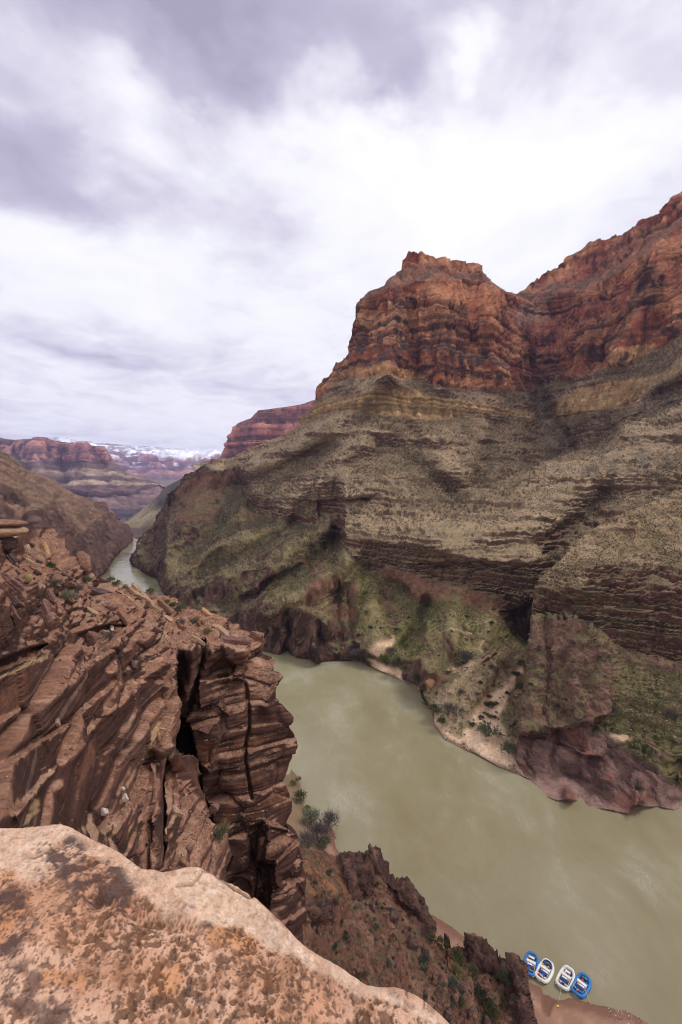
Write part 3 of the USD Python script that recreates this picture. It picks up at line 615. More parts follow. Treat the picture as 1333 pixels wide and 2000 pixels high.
D_sla = 2.4 * fbm(P0 / 10, 3, 16) - 1.2 * sstep(crk, .30, .8) + .7 * rough4 + .45 * c4 - .4 * j4
D = wr['slope'] * D_slo + wr['green'] * D_slo * .8 + wr['tapeats'] * D_tap + wr['spine'] * D_spi + wr['slab'] * D_sla + wr['sand'] * .1
PR = tidy(P0R + nR * (D * np.clip(z_ / 4.0, .06, 1) * ndimage.gaussian_filter(unstretched(P0R, PXR, YR), 1.5))[..., None], PYR)
NR_, sR = facing(PR)
steep = np.abs(NR_[..., 2])
spk = fbm(P0 / 1.1, 3, 38, .7)
tone_f, tone_m = S_fine.t(zs), S_mid.t(zs)
slo = lerp([.285, .195, .115], [.21, .15, .08], sstep(fbm(P0 / 25, 4, 39), -.3, .4))
slo = lerp(slo, [.38, .265, .165], sstep(fbm(P0 / 8, 4, 40), .1, .5) * .6)
slo = lerp(slo, [.05, .042, .024], sstep(spk, -.02, .42) * .85)
slo = lerp(slo, [.08, .042, .032], np.clip(ledgem * (sstep(1 - steep, .45, .8) * .8 + sstep(tone_f, .80, .86) * .6), 0, .85))
lat = fbm(P0 / 18, 3, 58)
tap = lerp([.095, .044, .035], [.16, .076, .056], tone_f * (.4 + .6 * sstep(lat, -.2, .2))) * (1 + .28 * c3)[..., None]
tap = lerp(tap, [.040, .021, .018], sstep(tone_m + .6 * lat, .55, .8) * .75)
tap = lerp(tap, tap * .4, j3 * .5)
tap = lerp(tap, [.19, .145, .085], sstep(steep, .4, .75) * .85)
gre = lerp([.13, .108, .048], [.185, .142, .072], sstep(fbm(P0 / 16, 4, 41), -.3, .4))
gre = lerp(gre, [.036, .042, .016], sstep(spk + .5 * fbm(P0 / 5, 3, 42), -.05, .55) * .8)
gre = lerp(gre, [.20, .11, .085], sstep(fbm(P0 / 6, 4, 43, .6), .3, .55) * .7)
spi = lerp([.195, .110, .080], [.11, .062, .046], sstep(fbm(P0 / np.float32([5, 5, 8]), 4, 44, .6), -.3, .4))
spi = lerp(spi, [.145, .115, .058], sstep(steep, .25, .6) * sstep(fbm(P0 / 8, 4, 46, .6), -.12, .15) * .9)
spi = lerp(spi, [.05, .045, .022], sstep(spk, .05, .4) * .6)
sla = lerp([.25, .148, .120], [.175, .098, .078], sstep(fbm(P0 / 7, 4, 47, .6), -.3, .4))
sla = lerp(sla, [.05, .028, .026], sstep(crk, .30, .7) * .7)
sla = lerp(sla * (1 + .10 * c4)[..., None], [.06, .034, .032], j4 * .4)
sla = lerp(sla, [.26, .10, .075], sstep(fbm(P0 / 9, 3, 50), .2, .5) * .5)
sla = lerp(sla, [.30, .20, .16], sstep(1.6 - z_, 0, 1.2) * .6)
san = np.broadcast_to(np.array([.58, .40, .27]), sla.shape)
CR_ = sum(wr[k][..., None] * c for k, c in zip(TYR, (slo, tap, gre, spi, sla, san))) / sum(wr.values())[..., None]
PRx = back_rows(PR, NB, 60.0, 55.0)
NRx, s_ = facing(PRx)
CRx = np.concatenate([np.repeat(CR_[:1], NB, 0), CR_], 0)
Sx = np.concatenate([np.repeat(SR[:1], NB, 0), SR], 0)
fR = cull(grid_faces(PRx.shape[0], NCR, s_), PRx.reshape(-1, 3))
fs = Sx.ravel()[fR[:, 0]]
structure('rock_spur', PRx.reshape(-1, 3), fR, MAT_WALL, NRx.reshape(-1, 3), CRx.reshape(-1, 3), 'nearer ledged spur on the right with purple slabs dipping into the river', 'rock spur',
          [('scrub_slope', fs < 1), ('ledge_cliff', (fs >= 1) & (fs < 2)), ('grassy_slope', (fs >= 2) & (fs < 3)), ('slab_rock', fs >= 3)])
GROUND['spur'] = (PXR, PYR, PR, NR_, kr)
# ------------------------------------------------------------------ far pieces: one loft each
def far_piece(name, lines, px0, px1, nc, nr, warp, colour, disp, label, cat, back=(1500.0, 300.0), blur_s=5, mat=None, mods=(), split=None):
    px = np.linspace(px0, px1, nc)
    PY, Y, S = loft(px, lines, nr, warp)
    PX = np.broadcast_to(px[None], PY.shape).copy()
    if mods: Y = modify(PX, PY, Y, mods)
    P0 = W(PX, PY, Y)
    n0, _ = facing(blur(P0, blur_s))
    P = tidy(P0 + n0 * (disp(P0, S, PX, PY) * (.25 + .75 * sstep(PY - PY[:1], 0, 7)))[..., None], PY)
    N, _ = facing(P)
    C = colour(P0, S, np.abs(N[..., 2]), PX, PY)
    if name != 'left_hillside':
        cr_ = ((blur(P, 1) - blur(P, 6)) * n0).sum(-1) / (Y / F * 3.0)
        C = C * (1 + .45 * np.clip(cr_, -1, 1))[..., None]  # relief shading multiplied into the colour: crests paler, hollows darker
    nb = 6
    Px = back_rows(P, nb, back[0], back[1])
    Nx, s = facing(Px)
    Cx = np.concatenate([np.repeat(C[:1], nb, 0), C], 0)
    f = cull(grid_faces(Px.shape[0], nc, s), Px.reshape(-1, 3))
    sp = None
    if split:
        fs = np.concatenate([np.repeat(S[:1], nb, 0), S], 0).ravel()[f[:, 0]]
        sp = [(n_, (fs >= a) & (fs < b)) for n_, a, b in split]
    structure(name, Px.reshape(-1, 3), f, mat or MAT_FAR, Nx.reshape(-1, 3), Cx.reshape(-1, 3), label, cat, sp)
    GROUND[name] = (PX, PY, P, N, None)

# snow-covered plateau, about twelve kilometres away
SP_S = [(-120, 860, 11500), (0, 862, 11500), (36, 861, 11600), (48, 856, 11600), (56, 860, 11600), (72, 855, 11700), (90, 854, 11700), (108, 854, 11800), (135, 857, 11800), (148, 861, 11900), (171, 862, 12000), (180, 863, 12000), (191, 867, 12000), (200, 866, 12000), (236, 868, 12100), (259, 871, 12200), (294, 871, 12200), (326, 875, 12300), (380, 876, 12300), (438, 877, 12300), (560, 880, 12400)]
SP_B = [(-120, 888, 11000), (190, 888, 11000), (240, 894, 11100), (300, 896, 11200), (350, 898, 11400), (420, 896, 11600), (560, 895, 11600)]
SP_C = [(-120, 912, 10600), (200, 915, 10500), (300, 918, 10400), (420, 916, 10800), (560, 915, 11000)]
SP_D = [(-120, 960, 8500), (200, 960, 8500), (330, 958, 8700), (560, 955, 8800)]
SP_E = [(-120, 985, 6500), (560, 985, 6500)]
S_far = Strata(7, 40, 170, span=3200, z0=-800)
def sp_disp(P, S, PX, PY):
    P = P.astype(np.float32)
    return (100 * ridged(P / np.float32([420, 600, 1500]), 4, 70) + 40 * S_far(P[..., 2]) + 30 * fbm(P / 100, 4, 71)) * (.3 + .7 * sstep(PY - PY[:1], 2, 14))
def sp_col(P, S, st, PX, PY):
    P = P.astype(np.float32)
    snow = sstep(.55 * fbm(P / np.float32([150, 300, 110]), 5, 72, .65) + .6 * sstep(PX, 250, 340) + .25 * (1 - S), -.10, .10) * sstep(S + .35 * fbm(P / 220, 4, 73), 1.15, .9)
    snow = np.maximum(snow, .8 * sstep(fbm(P / np.float32([200, 300, 40]), 4, 78), .3, .42) * sstep(S, 2.1, 1.5))
    rock = lerp([.16, .065, .065], [.34, .16, .12], sstep(fbm(P / np.float32([260, 260, 200]), 4, 74, .6), -.2, .4))
    rock = lerp(rock, [.10, .055, .06], sstep(S_far.t(P[..., 2]), .55, .75) * .55)
    rock = lerp(rock, [.42, .20, .17], sstep(fbm(P / np.float32([110, 110, 700]), 4, 79, .6), .05, .4) * sstep(S, .95, 1.1) * .7)
    rock = lerp(rock, [.16, .12, .09], sstep(S, 2.2, 2.8))
    up = lerp(np.array([.12, .08, .085]) * np.ones_like(P), [.19, .12, .11], sstep(fbm(P / 130, 4, 75), -.2, .3))
    rock = lerp(rock, up, sstep(S, 1.1, .8))
    snow = snow * (1 - .75 * sstep(ridged(P / np.float32([90, 200, 60]), 4, 76), .30, .55) * sstep(PX, 400, 250))
    return lerp(rock, [.80, .82, .88], snow)
far_piece('snowy_plateau', [SP_S, SP_B, SP_C, SP_D, SP_E], -120, 540, 520, 110, [.5, 1.2, 1.5, 2, 0], sp_col, sp_disp, 'far plateau with a snow-covered upper rim above a bluish red cliff', 'plateau', (3000, 100), split=[('snowy_rim', 0, 1), ('red_cliff', 1, 9)])

# the layered mesa in front of it
FM_S = [(-120, 845, 4300), (0, 854, 4300), (11, 858, 4320), (36, 861, 4350), (63, 860, 4400), (72, 857, 4450), (90, 857, 4450), (104, 862, 4400), (126, 865, 4350), (150, 865.5, 4330), (171, 865, 4330), (174, 871, 4340), (203, 874, 4450), (209, 883, 4500), (223, 903, 4400), (236, 917, 4350), (259, 930, 4300), (290, 936, 4300), (312, 944, 4300), (326, 949, 4400), (360, 957, 4600), (420, 965, 4800)]
FM_A = [(-120, 866, 4230), (0, 869, 4230), (90, 868, 4330), (150, 873, 4260), (203, 880, 4400), (215, 888, 4430), (223, 904, 4390), (420, 966, 4800)]
FM_B = [(-120, 885, 4150), (18, 886, 4150), (36, 892, 4120), (68, 900, 4150), (90, 905, 4200), (126, 906, 4130), (153, 909, 4150), (198, 908, 4300), (222, 908, 4350), (238, 919, 4330), (420, 967, 4800)]
FM_C = [(-120, 955, 3600), (0, 945, 3700), (60, 940, 3700), (133, 955, 3520), (180, 964, 3500), (240, 964, 3500), (258, 964, 3550), (280, 952, 3800), (300, 945, 3950), (330, 960, 3950), (420, 975, 4300)]
FM_D = [(-120, 970, 3570), (0, 960, 3670), (60, 952, 3680), (133, 967, 3500), (180, 974, 3480), (240, 973, 3480), (262, 972, 3530), (285, 958, 3780), (310, 953, 3930), (335, 968, 3900), (420, 985, 4200)]
FM_E = [(-120, 998, 3150), (180, 1000, 3120), (280, 998, 3120), (330, 996, 3300), (420, 1000, 3500)]
FM_F = [(-120, 1016, 2760), (280, 1016, 2740), (420, 1017, 2720)]
FM_G = [(-120, 1020, 2440), (420, 1020, 2440)]
S_mes = Strata(8, 14, 60, span=2400, z0=-800)
def fm_disp(P, S, PX, PY):
    P = P.astype(np.float32)
    cl = sstep(S, 2.15, 1.9)
    return 34 * ridged(P / np.float32([260, 260, 900]), 4, 80) * (.8 * cl + .5) + 15 * ridged(P / np.float32([70, 70, 500]), 3, 87) + 9 * S_mes(P[..., 2]) * (cl + .5) + 12 * fbm(P / 40, 4, 81)
def fm_col(P, S, st, PX, PY):
    P = P.astype(np.float32)
    red = lerp([.21, .082, .080], [.36, .175, .14], sstep(fbm(P / np.float32([110, 110, 160]), 4, 82, .6), -.2, .4))
    red = lerp(red, [.055, .03, .04], sstep(fbm(P / np.float32([60, 60, 240]), 4, 83, .6), -.05, .3) * .85)
    red = lerp(red, [.13, .085, .08], sstep(S_mes.t(P[..., 2]), .6, .8) * .6)
    slope = lerp([.33, .24, .17], [.19, .13, .10], sstep(fbm(P / np.float32([160, 160, 60]), 4, 84), -.2, .4))
    slope = lerp(slope, [.11, .062, .062], sstep(S_mes.t(P[..., 2] + 20), .66, .80) * .85)
    slope = lerp(slope, slope * .6, sstep(ridged(P / np.float32([120, 120, 400]), 3, 86), .3, .6) * .6)
    dark = np.array([.085, .05, .055]) * np.ones_like(P)
    low = lerp([.20, .13, .12], [.14, .09, .09], sstep(fbm(P / 90, 4, 85), -.2, .3))
    c = red
    c = lerp(c, slope, sstep(S, 1.95, 2.06)); c = lerp(c, dark, sstep(S, 2.97, 3.03) * sstep(S, 4.03, 3.97)); c = lerp(c, low, sstep(S, 3.97, 4.05)); c = lerp(c, [.075, .055, .065], sstep(S, 4.95, 5.05))
    return lerp(c, [.17, .10, .09], sstep(S, .9, .3) * .8)
far_piece('far_mesa', [FM_S, FM_A, FM_B, FM_C, FM_D, FM_E, FM_F, FM_G], -120, 420, 460, 200, [.5, 1.5, 1.6, 2, 2, 2, 1, 0], fm_col, fm_disp, 'distant purple and tan mesa of layered cliffs at the end of the canyon', 'mesa', (900, 200),
          mods=[('ridge', [(68, 880), (90, 940)], 16, 150), ('ridge', [(160, 880), (190, 950), (200, 990)], 20, 160), ('ridge', [(205, 890), (240, 960)], 14, 90), ('ridge', [(120, 880), (125, 940)], 12, -150), ('ridge', [(30, 890), (60, 930)], 14, -120)],
          split=[('red_cliff', 0, 2), ('tan_slope', 2, 3), ('dark_ledge', 3, 4), ('lower_slope', 4, 9)])

# red butte behind the shoulder of the near wall
FB_S = [(380, 905, 2600), (425, 898, 2600), (432, 893, 2600), (442, 872, 2600), (452, 848, 2600), (458, 833, 2600), (465, 826, 2590), (490, 818, 2580), (505, 802, 2580), (530, 799, 2580), (560, 795, 2580), (590, 790, 2570), (612, 783, 2560), (680, 760, 2520)]
FB_A = [(380, 905.5, 2590), (458, 842, 2560), (500, 838, 2530), (620, 832, 2500), (680, 830, 2480)]
FB_B = [(380, 906, 2580), (440, 893, 2570), (520, 885, 2480), (620, 880, 2450), (680, 880, 2400)]
FB_C = [(380, 930, 2300), (680, 930, 2200)]
def fb_disp(P, S, PX, PY):
    P = P.astype(np.float32)
    return 22 * ridged(P / np.float32([130, 130, 260]), 4, 90) + 12 * S_mes(P[..., 2] * 1.6) + 7 * fbm(P / 25, 4, 91)
def fb_col(P, S, st, PX, PY):
    P = P.astype(np.float32)
    c = lerp([.26, .10, .085], [.36, .155, .12], sstep(fbm(P / np.float32([60, 60, 90]), 4, 92, .6), -.2, .4))
    c = lerp(c, [.10, .055, .06], sstep(fbm(P / np.float32([40, 40, 130]), 4, 93, .6), .05, .4) * .75)
    c = lerp(c, [.12, .07, .07], sstep(S_mes.t(P[..., 2] * 1.6), .6, .8) * .7)
    return lerp(c, [.22, .17, .12], sstep(S, 1.95, 2.1))
far_piece('red_butte', [FB_S, FB_A, FB_B, FB_C], 380, 680, 260, 130, [.6, 1.5, 1.5, 0], fb_col, fb_disp, 'distant dark red butte rising behind the shoulder of the olive slope', 'butte', (500, 150))

# the slope beyond the bend on the right bank
FS_S = [(236, 1021, 2380), (244, 1018, 2500), (252, 1013, 2500), (272, 1000, 2450), (290, 984, 2400), (312, 966, 2350), (318, 956, 2340), (330, 948, 2330), (357, 933, 2300), (400, 915, 2250)]
FS_A = [(236, 1022, 2330), (252, 1016, 2400), (272, 1004, 2350), (290, 995, 2300), (315, 985, 2240), (340, 965, 2220), (360, 950, 2200), (400, 940, 2150)]
FS_B = [(236, 1026, 2100), (252, 1030, 1850), (280, 1030, 1800), (310, 1020, 1780), (400, 1000, 1700)]
FS_C = [(236, 1038), (250, 1044), (256, 1049), (268, 1053), (300, 1056), (400, 1060)]
FS_D = [(236, 1042, 1500), (400, 1064, 1150)]
def fs_disp(P, S, PX, PY):
    P = P.astype(np.float32)
    return (9 * fbm(P / 90, 4, 95) + 5 * ridged(P / 40, 3, 96) * sstep(S, 2.0, 2.2) + 3 * fbm(P / 14, 3, 97)) * np.clip(P[..., 2] / 15, .05, 1)
def fs_col(P, S, st, PX, PY):
    P = P.astype(np.float32)
    c = lerp([.27, .22, .125], [.20, .16, .09], sstep(fbm(P / 60, 4, 98), -.2, .4))
    c = lerp(c, [.095, .075, .065], sstep(PX + 20 * fbm(P / 80, 3, 99), 290, 320) * sstep(S, 1.5, .9))
    c = lerp(c, [.10, .062, .055], sstep(S + .3 * fbm(P / 40, 3, 100), 1.9, 2.1))
    return lerp(c, [.12, .095, .065], sstep(fbm(P / 9, 3, 101, .7), .0, .5) * .6)
far_piece('river_slope', [FS_S, FS_A, FS_B, FS_C, FS_D], 238, 400, 170, 110, [.4, 1.5, 1.5, .4, 0], fs_col, fs_disp, 'pale yellow slope with a dark cliff beyond the river bend', 'slope', (300, 80))

# the hillside on the left bank
LH_S = [(-120, 840, 900), (0, 879, 1000), (9, 882, 1010), (18, 889, 1020), (36, 901, 1050), (50, 916, 1080), (72, 926, 1110), (85, 930, 1130), (101, 937, 1150), (122, 952, 1180), (144, 964, 1200), (171, 973, 1240), (190, 979, 1270), (196, 982, 1280), (198, 980, 1282), (206, 981, 1290), (208, 995, 1290), (221, 1000, 1300), (229, 1013, 1300), (234, 1017, 1300), (249, 1023, 1290), (252, 1034, 1290), (259, 1054, 1278)]
LH_A = [(-120, 985, 520), (0, 991, 560), (43, 1007, 600), (72, 998, 640), (99, 1003, 680), (115, 1012, 720), (126, 1030, 730), (150, 1046, 760), (168, 1036, 860), (180, 1024, 960), (198, 1017, 1060), (225, 1020, 1180), (249, 1026, 1260), (252, 1036, 1270), (259, 1055, 1276)]
LH_B = [(-120, 1262), (0, 1232), (60, 1205), (110, 1185), (150, 1160), (180, 1138), (197, 1124), (209, 1105), (222, 1090), (235, 1079), (247, 1069), (259, 1058)]
LH_C = [(p, q + 3.0, float(water_Y(q + 3.0, -4.0))) for p, q in LH_B]
def lh_k(S, PX, PY, P):
    o = soft([(-130, 948), (0, 955), (33, 962), (45, 972), (55, 985), (63, 996), (40, 992), (0, 985), (-130, 985)], PX + 3 * fbm(P / 20, 3, 110), PY, 2.0)
    o2 = soft([(180, 985), (206, 976), (212, 1000), (232, 1016), (226, 1020), (190, 1015), (205, 1003), (185, 997)], PX + 2 * fbm(P / 30, 3, 110), PY, 1.5)
    return np.clip(sstep(S + .10 * fbm(P / 30, 4, 111), .96, 1.03) + o + o2, 0, 1)
def lh_disp(P, S, PX, PY):
    P = P.astype(np.float32)
    k = lh_k(S, PX, PY, P)
    d = k * (11 * ridged(P / np.float32([38, 38, 70]), 5, 112, .55) + 3.0 * fbm(P / np.float32([7, 7, 10]), 4, 113)) + (1 - k) * (7 * ridged(P / np.float32([60, 60, 60]), 4, 114) + 2.6 * fbm(P / 9, 4, 115, .6))
    return d * np.clip(P[..., 2] / 6, .05, 1)
def lh_col(P, S, st, PX, PY):
    P = P.astype(np.float32)
    k = lh_k(S, PX, PY, P)
    c = lerp([.25, .148, .098], [.175, .103, .070], sstep(fbm(P / 60, 4, 116), -.3, .4))
    c = lerp(c, [.10, .06, .045], sstep(fbm(P / np.float32([70, 70, 6]), 4, 117, .6), .08, .34) * .75)
    c = lerp(c, [.065, .05, .034], sstep(fbm(P / 3.5, 4, 118, .75), .0, .42) * .8)
    c = lerp(c, [.32, .23, .15], sstep(fbm(P / 14, 4, 121, .6), .15, .5) * .5)
    r = lerp([.105, .060, .048], [.155, .09, .066], sstep(fbm(P / np.float32([12, 12, 26]), 4, 119, .6), -.3, .4))
    r = lerp(r, [.045, .03, .03], sstep(fbm(P / np.float32([10, 10, 34]), 4, 120, .6), .08, .45) * .8)
    return lerp(c, r, k)
far_piece('left_hillside', [LH_S, LH_A, LH_B, LH_C], -120, 259.3, 420, 330, [.5, 2.0, .6, .6], lh_col, lh_disp, 'brown scrub hillside with dark gorge cliffs on the left bank', 'hillside', (200, 80), blur_s=6, mat=MAT_WALL,
          mods=[('ridge', [(240, 1030), (225, 1060), (205, 1105)], 10, 30), ('ridge', [(178, 1030), (182, 1075), (195, 1120)], 8, 26), ('ridge', [(205, 1025), (205, 1085)], 7, -20), ('ridge', [(100, 1010), (130, 1060), (165, 1110)], 12, 30), ('ridge', [(60, 1000), (70, 1040)], 14, 20), ('ridge', [(0, 962), (35, 965), (58, 990)], 9, 16)],
          split=[('scrub_slope', 0, 1), ('gorge_cliff', 1, 9)])

# ------------------------------------------------------------------ the near sandstone cliff on the left
EDGE_L = [(1028, 105), (1036, 110), (1045, 118), (1060, 125), (1075, 134), (1083, 150), (1090, 165), (1110, 185), (1128, 196), (1132, 215), (1142, 235), (1146, 258), (1150, 270), (1158, 290), (1162, 305), (1165, 336), (1174, 360), (1181, 366), (1189, 382), (1206, 425), (1219, 454), (1234, 473), (1243, 492), (1246, 506), (1256, 515), (1266, 516), (1275, 524), (1281, 538), (1288, 543), (1297, 539), (1306, 536), (1312, 546), (1319, 551), (1333, 547), (1363, 543), (1375, 546), (1378, 553), (1390, 563), (1399, 571), (1410, 572), (1421, 568), (1435, 577), (1446, 582), (1456, 581), (1470, 578), (1484, 576), (1507, 566), (1522, 562), (1534, 563), (1548, 567), (1560, 574), (1584, 578), (1605, 577), (1623, 576), (1633, 586), (1660, 588), (1690, 590), (1716, 592), (1760, 589), (1800, 590), (1900, 588)]
NRL, NCL = 650, 560
rows = np.linspace(1028, 1885, NRL)
re = np.interp(rows, [e[0] for e in EDGE_L], [e[1] for e in EDGE_L])
re = re + 1.6 * fbm(np.stack([rows / 9, rows * 0, rows * 0], -1), 4, 130, .6)
PXL = np.minimum(np.linspace(-110, 594, NCL)[None], re[:, None])
PYL = np.broadcast_to(rows[:, None], PXL.shape).copy()
CA = np.array([(36, 1050, 30), (-110, 1030, 19), (-110, 1080, 17), (20, 1085, 27), (105, 1030, 70), (70, 1045, 52), (118, 1048, 66), (80, 1075, 40), (125, 1070, 52), (150, 1083, 44), (196, 1128, 44), (258, 1146, 48), (336, 1165, 54), (425, 1206, 57), (492, 1243, 57), (514, 1260, 56),
    (60, 1110, 28), (0, 1120, 20), (100, 1130, 29), (160, 1130, 37), (0, 1200, 17), (100, 1200, 25), (200, 1180, 36), (200, 1220, 33), (300, 1200, 45), (400, 1240, 50), (480, 1255, 53), (350, 1240, 46),
    (0, 1290, 15.6), (100, 1245, 23), (60, 1270, 19.5), (0, 1400, 15.2), (0, 1500, 13.8), (0, 1600, 12.4), (100, 1300, 21.5), (100, 1400, 20), (100, 1500, 18.6), (100, 1600, 17), (200, 1260, 30.5), (200, 1300, 29), (200, 1400, 27), (200, 1500, 25), (200, 1600, 22.8), (200, 1650, 21.8),
    (300, 1250, 39.5), (300, 1300, 37.5), (300, 1400, 34.2), (300, 1500, 31), (310, 1600, 27.6), (310, 1700, 25), (340, 1300, 39.5), (338, 1400, 36), (330, 1500, 33),
    (-110, 1150, 13.5), (-110, 1250, 12), (-110, 1400, 11.3), (-110, 1600, 9.8), (-110, 1885, 8.2), (200, 1800, 18), (300, 1885, 20), (0, 1750, 11), (100, 1885, 13),
    (345, 1480, 32.5), (370, 1500, 33.5), (330, 1560, 30), (390, 1560, 32.5), (335, 1640, 28), (410, 1640, 30.5), (340, 1720, 26), (430, 1720, 29), (430, 1885, 25)], float)
CB = np.array([(345, 1280, 44), (345, 1400, 45), (400, 1300, 47.5), (400, 1400, 46), (450, 1300, 50), (450, 1400, 47), (420, 1500, 45.5), (500, 1300, 51.5), (500, 1400, 48.5), (540, 1290, 53), (545, 1400, 49), (575, 1420, 49.5), (480, 1500, 46.3), (480, 1600, 45), (480, 1700, 43.5), (500, 1850, 41.5), (350, 1850, 42), (350, 1600, 45),
    (560, 1500, 48.2), (560, 1600, 46.5), (585, 1650, 46.5), (585, 1800, 44.5), (590, 1885, 43.5), (400, 1240, 50), (480, 1255, 53), (514, 1260, 56), (350, 1240, 46), (425, 1206, 57), (300, 1200, 45), (492, 1243, 57), (336, 1165, 54), (258, 1146, 48)], float)
def tps(c):
    r = RBFInterpolator(c[:, :2] / 100, np.log(c[:, 2]), kernel='thin_plate_spline', smoothing=.004)
    gx, gy = np.linspace(-110, 600, 60), np.linspace(1020, 1890, 60)
    G = r(np.stack(np.meshgrid(gx, gy, indexing='ij'), -1).reshape(-1, 2) / 100).reshape(60, 60)
    return lambda x, y: np.exp(ndimage.map_coordinates(G, [(x + 110) / 710 * 59, (y - 1020) / 870 * 59], order=1, mode='nearest'))
fa, fb_ = tps(CA), tps(CB)
jog = 3.0 * fbm(np.stack([PXL / 14, PYL / 14, PXL * 0], -1), 4, 131, .6)
OCC = [(1280, 344), (1340, 343), (1395, 346), (1440, 344), (1464, 343), (1483, 370), (1514, 391), (1546, 398), (1570, 408), (1574, 422), (1594, 422), (1597, 408), (1618, 420), (1627, 444), (1649, 447), (1670, 456), (1699, 441), (1723, 450), (1885, 470)]
occ = np.interp(PYL, [o[0] for o in OCC], [o[1] for o in OCC]) + jog * .6
side = sstep(PXL - occ, -1.2, 1.2) * sstep(PYL, 1262, 1300)
YL = fa(PXL, PYL) * (1 - side) + fb_(PXL, PYL) * side
YL = modify(PXL, PYL, YL, [
    ('poly', [(346, 1402), (372, 1410), (378, 1445), (388, 1500), (398, 1545), (412, 1590), (420, 1612), (408, 1580), (390, 1540), (370, 1500), (345, 1462)], 3, 5.0),
    ('poly', [(338, 1290), (350, 1276), (352, 1320), (366, 1400), (347, 1402), (342, 1340)], 6, 1.7),
    ('ridge', [(322, 1690), (323, 1600), (322, 1530), (340, 1450)], 3.5, -1.6), ('ridge', [(318, 1700), (305, 1600), (312, 1500), (330, 1400), (332, 1300)], 12, 1.2),
    ('ridge', [(490, 1265), (484, 1340), (487, 1420), (478, 1480), (492, 1560)], 2.5, -.8), ('ridge', [(395, 1255), (385, 1330), (368, 1392)], 4, -1.8), ('ridge', [(372, 1260), (366, 1330), (352, 1385)], 8, 1.5),
    ('poly', [(378, 1420), (425, 1405), (430, 1450), (418, 1500), (398, 1520), (380, 1470)], 6, -1.2), ('poly', [(388, 1330), (455, 1320), (450, 1350), (425, 1372), (390, 1385)], 3, -1.3), ('poly', [(415, 1375), (440, 1362), (447, 1398), (425, 1385)], 2, -.9),
    ('poly', [(430, 1265), (488, 1250), (490, 1300), (484, 1335), (440, 1330), (455, 1300)], 5, -1.4), ('poly', [(495, 1620), (510, 1610), (515, 1700), (495, 1740), (488, 1690)], 6, 1.0), ('ridge', [(490, 1640), (495, 1700), (490, 1760)], 4, -.8),
    ('poly', [(520, 1600), (588, 1615), (592, 1640), (540, 1690), (500, 1680), (505, 1620)], 4, -1.4), ('poly', [(535, 1690), (592, 1640), (595, 1885), (530, 1885)], 4, -2.2), ('poly', [(505, 1680), (532, 1690), (530, 1780), (500, 1760)], 4, 1.0),
    ('ridge', [(560, 1300), (545, 1330), (520, 1380)], 10, .8),
    # hollow under the overhang at the left, and the step above it
    ('poly', [(-60, 1310), (0, 1292), (50, 1270), (95, 1258), (70, 1280), (20, 1300), (-60, 1340)], 3, 1.7), ('poly', [(150, 1240), (215, 1220), (240, 1225), (200, 1262), (165, 1268), (140, 1260)], 4, 1.6),
    ('ridge', [(0, 1420), (90, 1370), (190, 1290), (250, 1255)], 12, .7), ('ridge', [(20, 1600), (130, 1480), (220, 1390), (310, 1300)], 10, .6), ('ridge', [(0, 1490), (120, 1410), (210, 1330)], 8, -.7),
    ('poly', [(210, 1480), (270, 1440), (290, 1470), (270, 1560), (200, 1620), (150, 1620), (190, 1540)], 12, .8),
])
P0L = W(PXL, PYL, YL)
nL, _ = facing(blur(P0L, 8))
P0 = P0L.astype(np.float32)
flat = sstep(nL[..., 2], .45, .85)
zs = P0[..., 2] + .05 * P0[..., 0] + .30 * fbm(P0 / 16, 2, 140) + .035 * fbm(P0 / 2.0, 3, 141, .6)
K_big, K_mid, K_fine, K_lam = Strata(21, 1.0, 4.2, 300, z0=-20), Strata(22, .28, 1.3, 300, z0=-20), Strata(23, .07, .28, 300, z0=-20), Strata(24, .03, .12, 300, z0=-20)
rock4 = fbm(P0 / np.float32([.9, .9, .6]), 5, 142, .6)
chunk = np.floor(4 * (fbm(P0 / 3.2, 3, 143) + 1)) / 4
topness = sstep(PYL + .25 * PXL, 1420, 1230) * (1 - side)          # the stony bench above the steps
b1, g1 = cells(P0 * [1, 1, 1], (4.2, 4.2, 1.0), 321); b2, g2 = cells(P0, (1.2, 1.2, .36), 325); b3_, g3 = cells(P0, (5.5, 5.5, 4.0), 329, .15)
q1, q2, q3 = sstep(.14, 0, g1), sstep(.22, 0, g2), sstep(.05, 0, g3)
kk = .35 + .65 * sstep(fbm(P0 / 5, 3, 152), -.25, .25)
D = (.66 * K_big(zs) * (.45 + .8 * sstep(fbm(P0 / 8, 3, 153), -.3, .3)) + .10 * K_mid(zs) * kk + .022 * K_fine(zs) * kk) * (1 - .5 * topness) + (.045 + .18 * topness) * rock4 + .40 * fbm(P0 / 8, 2, 144) + .22 * (chunk - 1) * topness + .035 * fbm(P0 / .35, 3, 145, .6)
fin = sstep(PXL, 486, 500) * side
D = D + (.07 * b1 - .05 * q1) * (1 - .6 * fin) + (.04 * b2 - .02 * q2) * (.25 + 1.8 * topness) + (.20 * b3_ - .22 * q3) * (1 - .5 * topness)
D = D * (1 - .25 * fin) * ndimage.gaussian_filter(unstretched(P0L, np.broadcast_to(np.linspace(-110, 594, NCL)[None], PXL.shape), YL), 1.5)
hz = nL.copy(); hz[..., 2] *= .35; hz /= np.linalg.norm(hz, axis=-1, keepdims=True) + 1e-9
PL = tidy((P0L + hz * D[..., None] * np.clip(YL / 30, .5, 1.3)[..., None]).transpose(1, 0, 2), PXL.T).transpose(1, 0, 2)
NL, sL = facing(PL)
up = NL[..., 2]
tk, tm, tf, tl = K_big.t(zs), K_mid.t(zs), K_fine.t(zs), K_lam.t(zs)
